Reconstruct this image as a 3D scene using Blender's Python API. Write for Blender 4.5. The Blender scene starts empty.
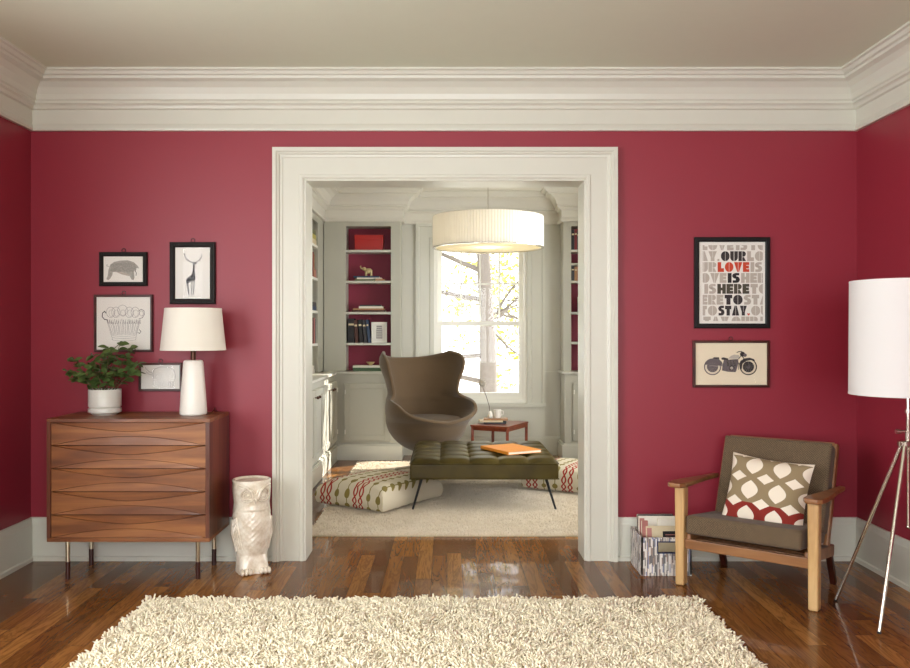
import bpy, math, random
import numpy as np
from mathutils import Vector, Matrix
C = bpy.context.scene.collection
PI = math.pi
random.seed(7)
CAMD, CAMH, F = 4.8, 1.294, 842.0
def WX(px, Y): return (px - 447) * (CAMD + Y) / F
def WZ(py, Y): return CAMH - (py - 333) * (CAMD + Y) / F
def lin(c): return c / 12.92 if c <= .04045 else ((c + .055) / 1.055) ** 2.4
def S(r, g, b): return (lin(r / 255), lin(g / 255), lin(b / 255), 1)

# ------------------------------------------------------------------ node helpers
class N:
    def __init__(s, name):
        s.m = bpy.data.materials.new(name); s.m.use_nodes = True
        s.t = s.m.node_tree; s.n = s.t.nodes; s.l = s.t.links
        s.b = s.n['Principled BSDF']
    def new(s, ty, **kw):
        n = s.n.new(ty)
        for k, v in kw.items(): setattr(n, k, v)
        return n
    def setin(s, sock, v):
        if isinstance(v, E): s.l.new(v.s, sock)
        elif isinstance(v, bpy.types.NodeSocket): s.l.new(v, sock)
        else: sock.default_value = v
    def math(s, op, *a):
        n = s.new('ShaderNodeMath', operation=op)
        for i, v in enumerate(a): s.setin(n.inputs[i], v)
        return E(s, n.outputs[0])
    def coord(s, kind='Object'):
        n = s.new('ShaderNodeTexCoord'); sep = s.new('ShaderNodeSeparateXYZ')
        s.l.new(n.outputs[kind], sep.inputs[0])
        s.vec = n.outputs[kind]
        return [E(s, sep.outputs[i]) for i in range(3)]
    def comb(s, x, y, z):
        n = s.new('ShaderNodeCombineXYZ')
        for i, v in enumerate((x, y, z)): s.setin(n.inputs[i], v)
        return n.outputs[0]
    def noise(s, vec, scale=5., detail=3., rough=.5, dist=0.):
        n = s.new('ShaderNodeTexNoise'); s.l.new(vec, n.inputs['Vector'])
        n.inputs['Scale'].default_value = scale; n.inputs['Detail'].default_value = detail
        n.inputs['Roughness'].default_value = rough; n.inputs['Distortion'].default_value = dist
        return E(s, n.outputs['Fac'])
    def white(s, vec):
        n = s.new('ShaderNodeTexWhiteNoise'); s.l.new(vec, n.inputs['Vector'])
        return E(s, n.outputs['Value'])
    def mix(s, f, a, b):
        n = s.new('ShaderNodeMix', data_type='RGBA')
        s.setin(n.inputs[0], f); s.setin(n.inputs[6], a); s.setin(n.inputs[7], b)
        return n.outputs[2]
    def ramp(s, f, stops):
        n = s.new('ShaderNodeValToRGB'); s.setin(n.inputs[0], f)
        e = n.color_ramp.elements
        while len(e) < len(stops): e.new(.5)
        for q, (p, c) in zip(e, stops): q.position = p; q.color = c
        return n.outputs[0]
    def bump(s, h, strength=.3, dist=.01):
        n = s.new('ShaderNodeBump'); n.inputs['Strength'].default_value = strength; n.inputs['Distance'].default_value = dist
        s.setin(n.inputs['Height'], h); s.l.new(n.outputs[0], s.b.inputs['Normal'])
    def fin(s, col=None, rough=.5, metal=0., **kw):
        if col is not None: s.setin(s.b.inputs['Base Color'], col)
        s.setin(s.b.inputs['Roughness'], rough); s.setin(s.b.inputs['Metallic'], metal)
        for k, v in kw.items(): s.setin(s.b.inputs[k.replace('_', ' ')], v)
        return s.m
class E:
    def __init__(s, n, so): s.n = n; s.s = so
    def __add__(s, o): return s.n.math('ADD', s, o)
    def __radd__(s, o): return s.n.math('ADD', o, s)
    def __sub__(s, o): return s.n.math('SUBTRACT', s, o)
    def __rsub__(s, o): return s.n.math('SUBTRACT', o, s)
    def __mul__(s, o): return s.n.math('MULTIPLY', s, o)
    def __rmul__(s, o): return s.n.math('MULTIPLY', o, s)
    def __truediv__(s, o): return s.n.math('DIVIDE', s, o)
    def f(s, op, *a): return s.n.math(op, s, *a)
    def lt(s, v): return s.n.math('LESS_THAN', s, v)
    def gt(s, v): return s.n.math('GREATER_THAN', s, v)
    def abs(s): return s.n.math('ABSOLUTE', s)
    def fract(s): return s.n.math('FRACT', s)
    def floor(s): return s.n.math('FLOOR', s)
    def sin(s): return s.n.math('SINE', s)
    def max(s, o): return s.n.math('MAXIMUM', s, o)
    def min(s, o): return s.n.math('MINIMUM', s, o)

def flat(name, col, rough=.5, metal=0., var=.06, scale=12., bump=0., bscale=60., **kw):
    n = N(name); n.coord()
    k = n.noise(n.vec, scale, 3)
    d = tuple(c * (1 - var) for c in col[:3]) + (1,); u = tuple(min(1, c * (1 + var)) for c in col[:3]) + (1,)
    n.setin(n.b.inputs['Base Color'], n.mix(k, d, u))
    if bump: n.bump(n.noise(n.vec, bscale, 3), bump, .004)
    return n.fin(None, rough, metal, **kw)
def wood(name, dark, mid, light, axis=0, scale=1., rough=.35, coat=0.):
    n = N(name); x, y, z = n.coord()
    p = [x, y, z]; q = [v * (14. * scale) for v in p]; q[axis] = p[axis] * (1.1 * scale)
    k = n.noise(n.comb(*q), 1., 4, .6, .8)
    r = [v * (90. * scale) for v in p]; r[axis] = p[axis] * (3. * scale)
    g = n.noise(n.comb(*r), 1., 3, .6)
    c = n.ramp(k, [(.3, dark), (.5, mid), (.72, light)])
    c2 = n.mix(g.f('MULTIPLY', .35), c, dark)
    n.bump(g, .12, .001)
    return n.fin(c2, rough, Coat_Weight=coat)
def fabric(name, col, scale=420., var=.3, rough=.95, sheen=.3):
    n = N(name); x, y, z = n.coord()
    a = ((x * scale).sin() * (z * scale + y * scale).sin())
    k = n.noise(n.vec, scale * .6, 2); j = n.noise(n.vec, 30, 3)
    t = k * .7 + a * .15 + j * .15
    d = tuple(c * (1 - var) for c in col[:3]) + (1,); u = tuple(min(1, c * (1 + var)) for c in col[:3]) + (1,)
    n.bump(t, .5, .002)
    return n.fin(n.ramp(t, [(.3, d), (.62, u)]), rough, Sheen_Weight=sheen)

M = {}
M['wall'] = flat('crimson_wall_paint', S(138, 34, 50), .46, var=.02, scale=3, bump=.04, bscale=300)
M['trim'] = flat('cream_trim_paint', S(202, 201, 188), .34, var=.015)
M['ceil'] = flat('warm_grey_ceiling_paint', S(208, 212, 192), .8, var=.015, bump=.05, bscale=200)
M['ceil2'] = flat('pale_ceiling_paint', S(214, 210, 198), .8, var=.015)
M['grey'] = flat('putty_grey_paint', S(180, 178, 164), .4, var=.015)
M['greylight'] = flat('pale_grey_paint', S(196, 194, 182), .4, var=.015)
M['backred'] = flat('raspberry_back_paint', S(138, 38, 62), .6, var=.03)
M['white'] = flat('white_gloss_paint', S(232, 230, 220), .3, var=.01)
M['ceramic'] = flat('white_matte_ceramic', S(232, 228, 218), .35, var=.02)
M['pot'] = flat('pale_stoneware', S(205, 205, 196), .3, var=.03)
M['black'] = flat('black_paint', S(16, 14, 13), .45, var=.1, Specular_IOR_Level=.25)
M['blackcarve'] = flat('black_carved_frame', S(24, 20, 17), .5, var=.3, scale=160, bump=.6, bscale=170, Specular_IOR_Level=.25)
M['brownframe'] = wood('dark_red_wood_frame', S(40, 16, 12), S(66, 26, 18), S(86, 38, 26), 0)
M['paper'] = flat('ivory_paper', S(224, 222, 214), .8, var=.02)
M['papertan'] = flat('aged_cream_paper', S(222, 210, 184), .8, var=.03)
M['ink'] = flat('black_ink', S(28, 24, 24), .8)
M['inkgrey'] = flat('grey_ink_wash', S(160, 158, 150), .8, var=.4, scale=120)
M['inklight'] = flat('pale_grey_ink', S(176, 168, 156), .8, var=.08, scale=200)
M['inkpencil'] = flat('pencil_line', S(128, 124, 124), .8)
M['inkmid'] = flat('mid_grey_ink', S(96, 88, 90), .8, var=.4, scale=300)
M['inkdeep'] = flat('soft_black_ink', S(48, 42, 42), .8, var=.35, scale=200)
M['inkolive'] = flat('olive_black_ink', S(70, 66, 52), .8, var=.3, scale=200)
M['inkred'] = flat('orange_red_ink', S(192, 66, 36), .8, var=.15, scale=200)
M['walnut'] = wood('walnut_veneer', S(92, 50, 24), S(134, 82, 42), S(174, 116, 64), 0, 1., .42, .05)
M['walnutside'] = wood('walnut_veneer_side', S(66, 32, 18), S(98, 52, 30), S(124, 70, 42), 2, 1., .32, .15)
M['rosewood'] = wood('dark_rosewood', S(36, 14, 10), S(58, 24, 16), S(72, 32, 20), 2)
M['oak'] = wood('pale_oak', S(164, 124, 76), S(196, 158, 104), S(214, 180, 128), 2, 1.4, .45)
M['oakdark'] = wood('honey_brown_oak', S(112, 72, 40), S(142, 96, 56), S(166, 120, 76), 0, 1.3, .35, .2)
M['teak'] = wood('red_teak', S(96, 40, 22), S(132, 60, 34), S(150, 76, 44), 0, 1.2, .3, .2)
M['steel'] = flat('polished_nickel', S(205, 198, 186), .16, 1., var=.02)
M['brass'] = flat('satin_steel', S(196, 186, 160), .28, 1., var=.03)
M['bronze'] = flat('dark_bronze', S(74, 50, 38), .35, .8, var=.05)
M['shade'] = flat('white_linen_shade', S(222, 217, 204), .9, var=.015, bump=.2, bscale=500)
M['shadewhite'] = flat('white_drum_shade', S(216, 213, 211), .9, var=.01, bump=.1, bscale=600)
M['brownfab'] = fabric('brown_tweed', S(98, 81, 60), 500, .45, sheen=.08)
M['eggfab'] = flat('taupe_wool', S(94, 74, 50), .9, var=.12, scale=220, bump=.3, bscale=420, Sheen_Weight=.25)
M['welt'] = flat('pale_taupe_wool', S(86, 68, 44), .9, var=.12, scale=220, bump=.3, bscale=420, Sheen_Weight=.05)
M['yarn'] = flat('cream_wool_yarn', S(246, 236, 208), .95, var=.04, scale=9, Sheen_Weight=.3)
M['backing'] = flat('rug_backing', S(206, 194, 164), 1., var=.1)
M['yarn2'] = flat('beige_wool_pile', S(226, 212, 190), .95, var=.06, scale=14, Sheen_Weight=.3)
M['soil'] = flat('potting_soil', S(40, 28, 20), 1., var=.4, scale=90, bump=.8)
M['bark'] = flat('grey_brown_bark', S(112, 104, 98), .95, var=.2, scale=20, bump=.6)
M['stem'] = flat('green_brown_stem', S(84, 78, 44), .7, var=.1)
M['orange'] = flat('orange_cloth_cover', S(222, 138, 40), .6, var=.05)
M['page'] = flat('book_pages', S(232, 222, 200), .9, var=.06, scale=200)
M['elephant'] = flat('ochre_glaze', S(198, 176, 128), .4, var=.15, scale=60)
M['redbox'] = flat('scarlet_lacquer', S(168, 20, 14), .35, var=.06)
M['navy'] = flat('navy_cover', S(36, 44, 78), .5)
M['ground'] = flat('pale_winter_lawn', S(226, 224, 210), 1., var=.08, scale=2)
def leafmat(name, a, b, trans):
    n = N(name); n.coord()
    n.fin(n.mix(n.noise(n.vec, 14, 3), a, b), .45)
    tr = n.new('ShaderNodeBsdfTranslucent'); n.l.new(n.b.inputs['Base Color'].links[0].from_socket, tr.inputs[0])
    mx = n.new('ShaderNodeMixShader'); mx.inputs[0].default_value = trans
    o = n.n['Material Output']; n.l.new(n.b.outputs[0], mx.inputs[1]); n.l.new(tr.outputs[0], mx.inputs[2]); n.l.new(mx.outputs[0], o.inputs[0])
    return n.m
M['leaf'] = leafmat('dark_green_leaf', S(44, 68, 30), S(104, 128, 66), .2)
M['treeleaf'] = leafmat('yellow_green_leaf', S(150, 150, 66), S(190, 184, 96), .55)
M['glow'] = leafmat('opal_diffuser', S(250, 242, 214), S(252, 246, 224), .6)
def glassmat(name='window_glass', k=.012):
    n = N(name); o = n.n['Material Output']
    tr = n.new('ShaderNodeBsdfTransparent'); gl = n.new('ShaderNodeBsdfGlossy'); gl.inputs['Roughness'].default_value = .02
    mx = n.new('ShaderNodeMixShader'); mx.inputs[0].default_value = k; n.l.new(tr.outputs[0], mx.inputs[1]); n.l.new(gl.outputs[0], mx.inputs[2])
    n.l.new(mx.outputs[0], o.inputs[0]); return n.m
M['glass'] = glassmat(); M['picglass'] = glassmat('picture_glass', .004)
def floormat():
    n = N('oak_strip_floor'); x, y, z = n.coord()
    W, L = .083, 1.15
    u = x / W; i = u.floor(); off = n.white(n.comb(i, 3.3, 0.))
    v = y / L + off * 7.3; j = v.floor()
    h = n.white(n.comb(i, j, 1.)); h2 = n.white(n.comb(j, i, 5.))
    gv = n.comb(x * 16 + h * 40, y * 1.5 + h2 * 30, h * 9)
    k = n.noise(gv, 1., 4, .6, 1.6)
    rings = ((k * 42.).sin() * .5 + .5)
    fine = n.noise(n.comb(x * 160, y * 5, h * 7), 1., 3, .6)
    base = n.ramp(h * .6 + k * .4, [(.15, S(96, 60, 28)), (.5, S(136, 88, 42)), (.85, S(174, 122, 64))])
    c = n.mix(rings.f('POWER', 2.) * .5, base, S(78, 46, 22))
    c = n.mix(fine * .35, c, S(72, 38, 16))
    fu = (u.fract() - .5).abs().gt(.486); fv = (v.fract() - .5).abs().gt(.4988)
    gap = fu.max(fv)
    c = n.mix(gap * .75, c, S(36, 18, 8))
    n.bump(n.noise(n.comb(x * 9, y * 1.2, 0.), 1., 2) * 1.0 + gap * -.25 + rings * .03, .05, .006)
    return n.fin(c, fine * .1 + .2, Coat_Weight=.3, Coat_Roughness=.03, Specular_IOR_Level=.1)
M['floor'] = floormat()
def leather():
    n = N('olive_leather'); n.coord()
    v = n.noise(n.vec, 5, 3); w = n.noise(n.vec, 320, 2)
    n.bump(w, .12, .001)
    return n.fin(n.ramp(v, [(.3, S(54, 44, 14)), (.7, S(80, 68, 26))]), .40, Specular_IOR_Level=.2)
M['leather'] = leather()
def poufmat():
    n = N('chain_print_canvas'); x, y, z = n.coord()
    P = .30; v = y - z * 1.0; x = x + .05
    cream = S(204, 194, 172)
    def chain(cx, r, w, per):
        fx = ((x + cx + P * 20) / P).fract() * P - P / 2
        a = ((v + 9.) / per * PI)
        s = a.sin() * r
        d = (fx - s).abs().min((fx + s).abs())
        return d.lt(w)
    def beads(cx, r, per):
        fx = ((x + cx + P * 20) / P).fract() * P - P / 2
        fy = ((v + 9.) / per).fract() * per - per / 2
        return (fx * fx + fy * fy).f('SQRT').lt(r).max(fx.abs().lt(.004))
    red = chain(.0, .016, .007, .05).max(chain(.055, .016, .007, .05))
    ol = beads(.13, .024, .085).max(beads(-.075, .02, .085))
    c = n.mix(red, cream, S(156, 44, 32)); c = n.mix(ol, c, S(126, 112, 56))
    n.bump(n.noise(n.vec, 400, 2), .3, .001)
    return n.fin(c, .95)
M['pouf'] = poufmat()
def pillowmat():
    n = N('ogee_print_linen'); x, y, z = n.coord()
    cream = S(226, 214, 196)
    P = .14
    def band(ph, amp, w, k):
        a = (z * k + ph).sin() * amp
        f1 = ((x - a + 5 * P) / P).fract() * P - P / 2
        f2 = ((x + a + 5 * P) / P).fract() * P - P / 2
        return f1.abs().lt(w).max(f2.abs().lt(w))
    per = 24.2
    p = band(-1.45, .069, .0265, per)
    inr = z.gt(-.165) * z.lt(.17)
    red = z.lt(-.07)
    sel = n.mix(red, S(140, 122, 92), S(128, 36, 26))
    n.bump(n.noise(n.vec, 500, 2), .3, .001)
    return n.fin(n.mix(p * inr, cream, sel), .95)
M['pillow'] = pillowmat()
def magboxmat():
    n = N('stacked_magazine_print'); x, y, z = n.coord()
    t = (x + y * .9) * 190
    k = n.noise(n.comb(t.floor() * .37, z * 9, 0.), 3., 3, .7)
    h = n.white(n.comb(t.floor(), (z * 22. + n.white(n.comb(t.floor(), 2., 0.)) * 9).floor(), 0.))
    c = n.ramp(h, [(0, S(40, 36, 44)), (.18, S(60, 54, 60)), (.3, S(214, 206, 198)), (.55, S(228, 222, 214)), (.7, S(130, 100, 84)), (.8, S(96, 108, 150)), (.9, S(190, 184, 172))])
    n.n[-1].color_ramp.interpolation = 'CONSTANT' if n.n[-1].type == 'VALTORGB' else None
    return n.fin(n.mix(k * .3, c, S(240, 236, 228)), .5)
M['magbox'] = magboxmat()
def owlmat():
    n = N('crackled_ivory_glaze'); n.coord()
    k = n.noise(n.vec, 22, 5, .65); w = n.noise(n.vec, 60, 3)
    n.bump(w * .6 + k * .8, .35, .006)
    return n.fin(n.ramp(k, [(.3, S(196, 180, 156)), (.52, S(222, 212, 194)), (.7, S(234, 228, 214))]), .22, Coat_Weight=.5)
M['owl'] = owlmat()
def cover(name, c): return flat(name, S(*c), .55, var=.08, scale=40)
BK = {k: cover('book_cover_' + k, c) for k, c in dict(black=(30, 26, 28), brown=(72, 38, 30), blue=(50, 66, 92), teal=(70, 84, 84), red=(120, 32, 34), white=(222, 216, 202), olive=(110, 112, 78), cream=(206, 190, 156), green=(72, 96, 66), tan=(168, 124, 84), pink=(178, 120, 112), charcoal=(54, 52, 56), yellow=(190, 180, 96)).items()}

# ------------------------------------------------------------------ mesh helpers
class MB:
    def __init__(s): s.v = []; s.f = []; s.m = []
    def add(s, v, f, m=0):
        o = len(s.v); s.v += [tuple(p) for p in v]; s.f += [tuple(i + o for i in q) for q in f]; s.m += [m] * len(f); return s
    def box(s, x0, x1, y0, y1, z0, z1, m=0):
        return s.add([(x0,y0,z0),(x1,y0,z0),(x1,y1,z0),(x0,y1,z0),(x0,y0,z1),(x1,y0,z1),(x1,y1,z1),(x0,y1,z1)],
                     [(0,3,2,1),(4,5,6,7),(0,1,5,4),(1,2,6,5),(2,3,7,6),(3,0,4,7)], m)
    def obox(s, a, b, w, h, m=0, up=(0,0,1), w2=None, h2=None):
        a = Vector(a); b = Vector(b); d = (b - a).normalized(); u = Vector(up)
        sx = d.cross(u).normalized(); uu = sx.cross(d).normalized()
        w2 = w if w2 is None else w2; h2 = h if h2 is None else h2
        v = []
        for p, ww, hh in ((a, w, h), (b, w2, h2)):
            for i, j in ((-1,-1),(1,-1),(1,1),(-1,1)): v.append(p + sx * i * ww / 2 + uu * j * hh / 2)
        return s.add(v, [(0,1,2,3),(7,6,5,4),(0,4,5,1),(1,5,6,2),(2,6,7,3),(3,7,4,0)], m)
    def tube(s, pts, r, seg=10, m=0, caps=True):
        pts = [Vector(p) for p in pts]; n = len(pts); rs = r if isinstance(r, (list, tuple)) else [r] * n
        v = []; f = []; ref = None
        for i, p in enumerate(pts):
            d = (pts[min(i+1, n-1)] - pts[max(i-1, 0)]).normalized()
            if ref is None: ref = Vector((1,0,0)) if abs(d.x) < .8 else Vector((0,1,0))
            a = (ref - d * ref.dot(d)).normalized(); b = d.cross(a); ref = a
            for k in range(seg):
                t = 2 * PI * k / seg; v.append(p + (a * math.cos(t) + b * math.sin(t)) * rs[i])
        for i in range(n-1):
            for k in range(seg):
                k2 = (k+1) % seg; f.append((i*seg+k, i*seg+k2, (i+1)*seg+k2, (i+1)*seg+k))
        if caps: f.append(tuple(range(seg))[::-1]); f.append(tuple((n-1)*seg+k for k in range(seg)))
        return s.add(v, f, m)
    def lathe(s, prof, seg=40, c=(0,0,0), m=0, mod=None):
        v = []; f = []; n = len(prof)
        for i, (r, z) in enumerate(prof):
            for k in range(seg):
                t = 2 * PI * k / seg; rr = r * (mod(t, z) if mod else 1)
                v.append((c[0] + rr * math.cos(t), c[1] + rr * math.sin(t), c[2] + z))
        for i in range(n-1):
            for k in range(seg):
                k2 = (k+1) % seg; f.append((i*seg+k, i*seg+k2, (i+1)*seg+k2, (i+1)*seg+k))
        if prof[0] == prof[-1]: return s.add(v, f, m)
        if prof[0][0] > 1e-4: f.append(tuple(range(seg))[::-1])
        if prof[-1][0] > 1e-4: f.append(tuple((n-1)*seg+k for k in range(seg)))
        return s.add(v, f, m)
    def grid(s, fn, nu, nv, m=0, wrap=False):
        v = [fn(i / (nu-1), j / (nv-1)) for i in range(nu) for j in range(nv)]
        f = [(i*nv+j, (i+1)*nv+j, (i+1)*nv+j+1, i*nv+j+1) for i in range(nu-1) for j in range(nv-1)]
        return s.add(v, f, m)
    def sphere(s, c, r, m=0, nu=16, nv=10):
        rx, ry, rz = (r, r, r) if not isinstance(r, tuple) else r
        v = []; f = []
        for i in range(nv+1):
            a = PI * i / nv
            for k in range(nu):
                t = 2*PI*k/nu; v.append((c[0]+rx*math.sin(a)*math.cos(t), c[1]+ry*math.sin(a)*math.sin(t), c[2]-rz*math.cos(a)))
        for i in range(nv):
            for k in range(nu): f.append((i*nu+k, i*nu+(k+1)%nu, (i+1)*nu+(k+1)%nu, (i+1)*nu+k))
        return s.add(v, f, m)
    def prism(s, poly, y0, y1, m=0):     # polygon in XZ, extruded along Y
        n = len(poly)
        return s.add([(x, y0, z) for x, z in poly] + [(x, y1, z) for x, z in poly],
                     [tuple(range(n)), tuple(range(2*n-1, n-1, -1))] + [(i, i+n, (i+1)%n+n, (i+1)%n) for i in range(n)], m)
def sweep(mb, prof, path, fn, closed=False, segs=None, m=0):
    P = [Vector(p) for p in path]; n = len(P); rows = []
    for i in range(n):
        dn = []
        if closed or i < n-1: d = (P[(i+1) % n] - P[i]).normalized(); dn.append(Vector((d.y, -d.x)))
        if closed or i > 0: d = (P[i] - P[i-1]).normalized(); dn.append(Vector((d.y, -d.x)))
        a = sum(dn, Vector((0, 0))); a = a.normalized(); k = 1 / max(.2, a.dot(dn[0]))
        rows.append([fn(P[i].x + a.x * q[0] * k, P[i].y + a.y * q[0] * k, q[1]) for q in prof])
    np_ = len(prof)
    for i in range(n if closed else n-1):
        if segs is not None and i not in segs: continue
        r = rows[i] + rows[(i+1) % n]
        f = [(j, (j+1) % np_, (j+1) % np_ + np_, j + np_) for j in range(np_)]
        mb.add(r, f + [tuple(range(np_))[::-1], tuple(range(np_, 2*np_))], m)
    return mb
def mk(name, mb, mats, parent=None, smooth=False, bevel=0., loc=None, rot=None, weld=False, sub=0, segs=2):
    me = bpy.data.meshes.new(name)
    if not isinstance(mats, (list, tuple)): mats = [mats]
    me.from_pydata(mb.v, [], mb.f)
    for q in mats: me.materials.append(q)
    me.polygons.foreach_set('material_index', mb.m)
    if smooth: me.polygons.foreach_set('use_smooth', [True] * len(mb.f))
    me.update()
    import bmesh
    if len(mb.f) < 60000:
        bm = bmesh.new(); bm.from_mesh(me)
        if weld: bmesh.ops.remove_doubles(bm, verts=bm.verts, dist=1e-4)
        bmesh.ops.recalc_face_normals(bm, faces=bm.faces); bm.to_mesh(me); bm.free()
    o = bpy.data.objects.new(name, me); C.objects.link(o)
    if parent: o.parent = parent
    if loc: o.location = loc
    if rot: o.rotation_euler = rot
    if bevel:
        b = o.modifiers.new('bevel', 'BEVEL'); b.width = bevel; b.segments = segs; b.limit_method = 'ANGLE'; b.angle_limit = .6
    if sub:
        q = o.modifiers.new('sub', 'SUBSURF'); q.levels = sub; q.render_levels = sub
    if smooth and not sub:
        try:
            me.set_sharp_from_angle(angle=.8)
        except Exception: pass
    return o
def thing(name, label, cat, loc=(0,0,0), rz=0., group=None):
    o = bpy.data.objects.new(name, None); C.objects.link(o); o.location = loc; o.rotation_euler = (0, 0, rz)
    return tag(o, label, cat, group)
def tag(o, label, cat, group=None):
    o['label'] = label; o['category'] = cat
    if group: o['group'] = group
    return o
def struct(o): o['kind'] = 'structure'; return o
def B(*a): return MB().box(*a)

# ------------------------------------------------------------------ ROOM SHELL
XL, XR, YB = -2.372, 2.338, -6.6
ZC = 2.758
FXL, FXR, FY = -1.60, 2.30, 4.13       # far room
WT = .19
dl, dr, dz = -.8125, .7907, 2.170       # doorway
struct(mk('floor', B(-2.7, 2.7, YB - .1, FY + .1, -.1, 0), M['floor']))
struct(mk('ceiling', B(-2.7, 2.7, YB - .1, .1, ZC, ZC + .1), M['ceil']))
struct(mk('ceiling', B(-2.7, 2.7, .1, FY + .2, ZC, ZC + .1), M['ceil2']))
wb = MB().box(XL - .1, dl, 0, WT/2, 0, ZC).box(dr, XR + .1, 0, WT/2, 0, ZC).box(dl, dr, 0, WT/2, dz, ZC)
struct(mk('wall_back', wb, M['wall']))
wf = MB().box(-2.5, dl, WT/2, WT, 0, ZC).box(dr, 2.5, WT/2, WT, 0, ZC).box(dl, dr, WT/2, WT, dz, ZC)
struct(mk('wall_front_of_far_room', wf, M['greylight']))
# left wall of the near room has a daylight window beyond the frame's left edge
def wall_with_hole(name, x0, x1, ya, yb, hy0, hy1, hz0, hz1, mat):
    m = MB().box(x0, x1, ya, hy0, 0, ZC).box(x0, x1, hy1, yb, 0, ZC).box(x0, x1, hy0, hy1, 0, hz0).box(x0, x1, hy0, hy1, hz1, ZC)
    return struct(mk(name, m, mat))
wall_with_hole('wall_left', XL - .12, XL, YB, 0, -4.6, -2.0, .55, 2.40, M['wall'])
struct(mk('wall_right', B(XR, XR + .12, YB, 0, 0, ZC), M['wall']))
m = MB().box(XL, -1.9, YB - .12, YB, 0, ZC).box(1.9, XR, YB - .12, YB, 0, ZC).box(-1.9, 1.9, YB - .12, YB, 0, .55).box(-1.9, 1.9, YB - .12, YB, 2.4, ZC)
struct(mk('wall_behind', m, M['wall']))
def winframe(name, mk_box, a0, a1, z0, z1, n):
    t = bpy.data.objects.new(name, None); C.objects.link(t); struct(t)
    fr = MB()
    w = .06
    mk_box(fr, a0, a0 + w, z0, z1); mk_box(fr, a1 - w, a1, z0, z1); mk_box(fr, a0, a1, z0, z0 + w); mk_box(fr, a0, a1, z1 - w, z1)
    for i in range(1, n): c = a0 + (a1 - a0) * i / n; mk_box(fr, c - .03, c + .03, z0, z1)
    mk_box(fr, a0, a1, (z0 + z1) / 2 - .02, (z0 + z1) / 2 + .02)
    mk('window_frame', fr, M['trim'], t)
winframe('window_2', lambda f, a, b, c, d: f.box(XL - .09, XL - .03, a, b, c, d), -4.6, -2.0, .55, 2.40, 3)
winframe('window_3', lambda f, a, b, c, d: f.box(a, b, YB - .09, YB - .03, c, d), -1.9, 1.9, .55, 2.40, 4)

# crown moulding
CR = [(0, 2.443), (.022, 2.443), (.026, 2.456), (.02, 2.478), (.016, 2.482), (.016, 2.560), (.03, 2.566), (.036, 2.582), (.05, 2.590), (.048, 2.604),
      (.056, 2.612), (.062, 2.64), (.078, 2.672), (.104, 2.697), (.132, 2.708), (.134, 2.722), (.146, 2.726), (.156, 2.742), (.17, 2.746), (.17, ZC), (0, ZC)]
near = [(XL, YB), (XL, 0), (XR, 0), (XR, YB)]
for i, nm in enumerate(('trim_1', 'trim_2', 'trim_3', 'trim_4')):
    struct(mk(nm, sweep(MB(), CR, near, lambda x, y, z: (x, y, z), True, [i]), M['trim']))
BBP = [(0, .245), (.010, .245), (.013, .238), (.016, .212), (.018, .206), (.018, .028), (.027, .022), (.027, 0), (0, 0)]
BBR = BBP[::-1]
co = .175
for nm, pth in (('baseboard_left', [(XL, YB), (XL, 0), (XL + .03, 0)]), ('baseboard_back', [(XL, 0), (dl - co, 0)])): pass
def base(name, pts, seg, mat=None, prof=BBP):
    return struct(mk(name, sweep(MB(), prof, pts, lambda x, y, z: (x, y, z), False, seg), mat or M['trim']))
pl = [(XL, YB), (XL, 0), (dl - co - .004, 0)]
base('baseboard_left', pl, [0]); base('baseboard_back_left', pl, [1])
pr = [(dr + co + .004, 0), (XR, 0), (XR, YB)]
base('baseboard_back_right', pr, [0]); base('baseboard_right', pr, [1])
base('baseboard_behind', [(XR, YB), (XL, YB)], None)

# doorway casing and jamb lining
CS = [(0, 0), (0, .044), (.020, .044), (.028, .036), (.034, .036), (.040, .026), (.052, .024), (.058, .02), (.150, .02), (.154, .026), (.168, .026), (.176, .020), (.176, 0)]
path = [(dl - co, 0), (dl - co, dz + co), (dr + co, dz + co), (dr + co, 0)]
for nm, sg, yy in (('trim_5', -1, 0), ('trim_6', 1, WT)):
    struct(mk(nm, sweep(MB(), CS, path, lambda x, z, b, sg=sg, yy=yy: (x, yy + sg * b, z)), M['trim']))
j = .012
jm = MB().box(dl - .001, dl + j, -.018, WT + .018, 0, dz).box(dr - j, dr + .001, -.018, WT + .018, 0, dz).box(dl, dr, -.018, WT + .018, dz - j, dz + .001)
struct(mk('trim_7', jm, M['trim'], bevel=.003))

# far room walls
struct(mk('wall_far_left', B(FXL - .12, FXL, WT, FY + .12, 0, ZC), M['greylight']))
struct(mk('sun_blocker_slab', B(FXR + .13, 4.9, .3, 5.6, 2.5, 2.6), M['ceil2']))  # unseen slab, added only to keep direct sun out of the right-hand opening
wall_with_hole('wall_far_right', FXR, FXR + .12, WT, FY + .12, .55, 2.45, .6, 2.35, M['greylight'])
winframe('window_4', lambda f, a, b, c, d: f.box(FXR + .03, FXR + .09, a, b, c, d), .55, 2.45, .6, 2.35, 2)
wx0, wx1, wz0, wz1 = -.138, .848, .555, 2.30
m = MB().box(FXL, wx0, FY, FY + .12, 0, ZC).box(wx1, FXR, FY, FY + .12, 0, ZC).box(wx0, wx1, FY, FY + .12, 0, wz0).box(wx0, wx1, FY, FY + .12, wz1, ZC)
struct(mk('wall_far_back', m, M['greylight']))
BX0, BX1 = -.475, 1.20     # window bay between the bookcases
YU = 3.88                  # upper bookcase face
YL = 3.78                  # base cabinet face
base('baseboard_far_back', [(BX0, FY), (BX1, FY)], None, prof=[(0, .20), (.012, .20), (.018, .18), (.018, 0), (0, 0)])
# chair rail on the bay wall
m = MB()
for a, b in ((BX0, wx0 - .19), (wx1 + .19, BX1)): m.box(a, b, FY - .018, FY, .862, .884)
struct(mk('trim_8', m, M['greylight']))
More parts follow.
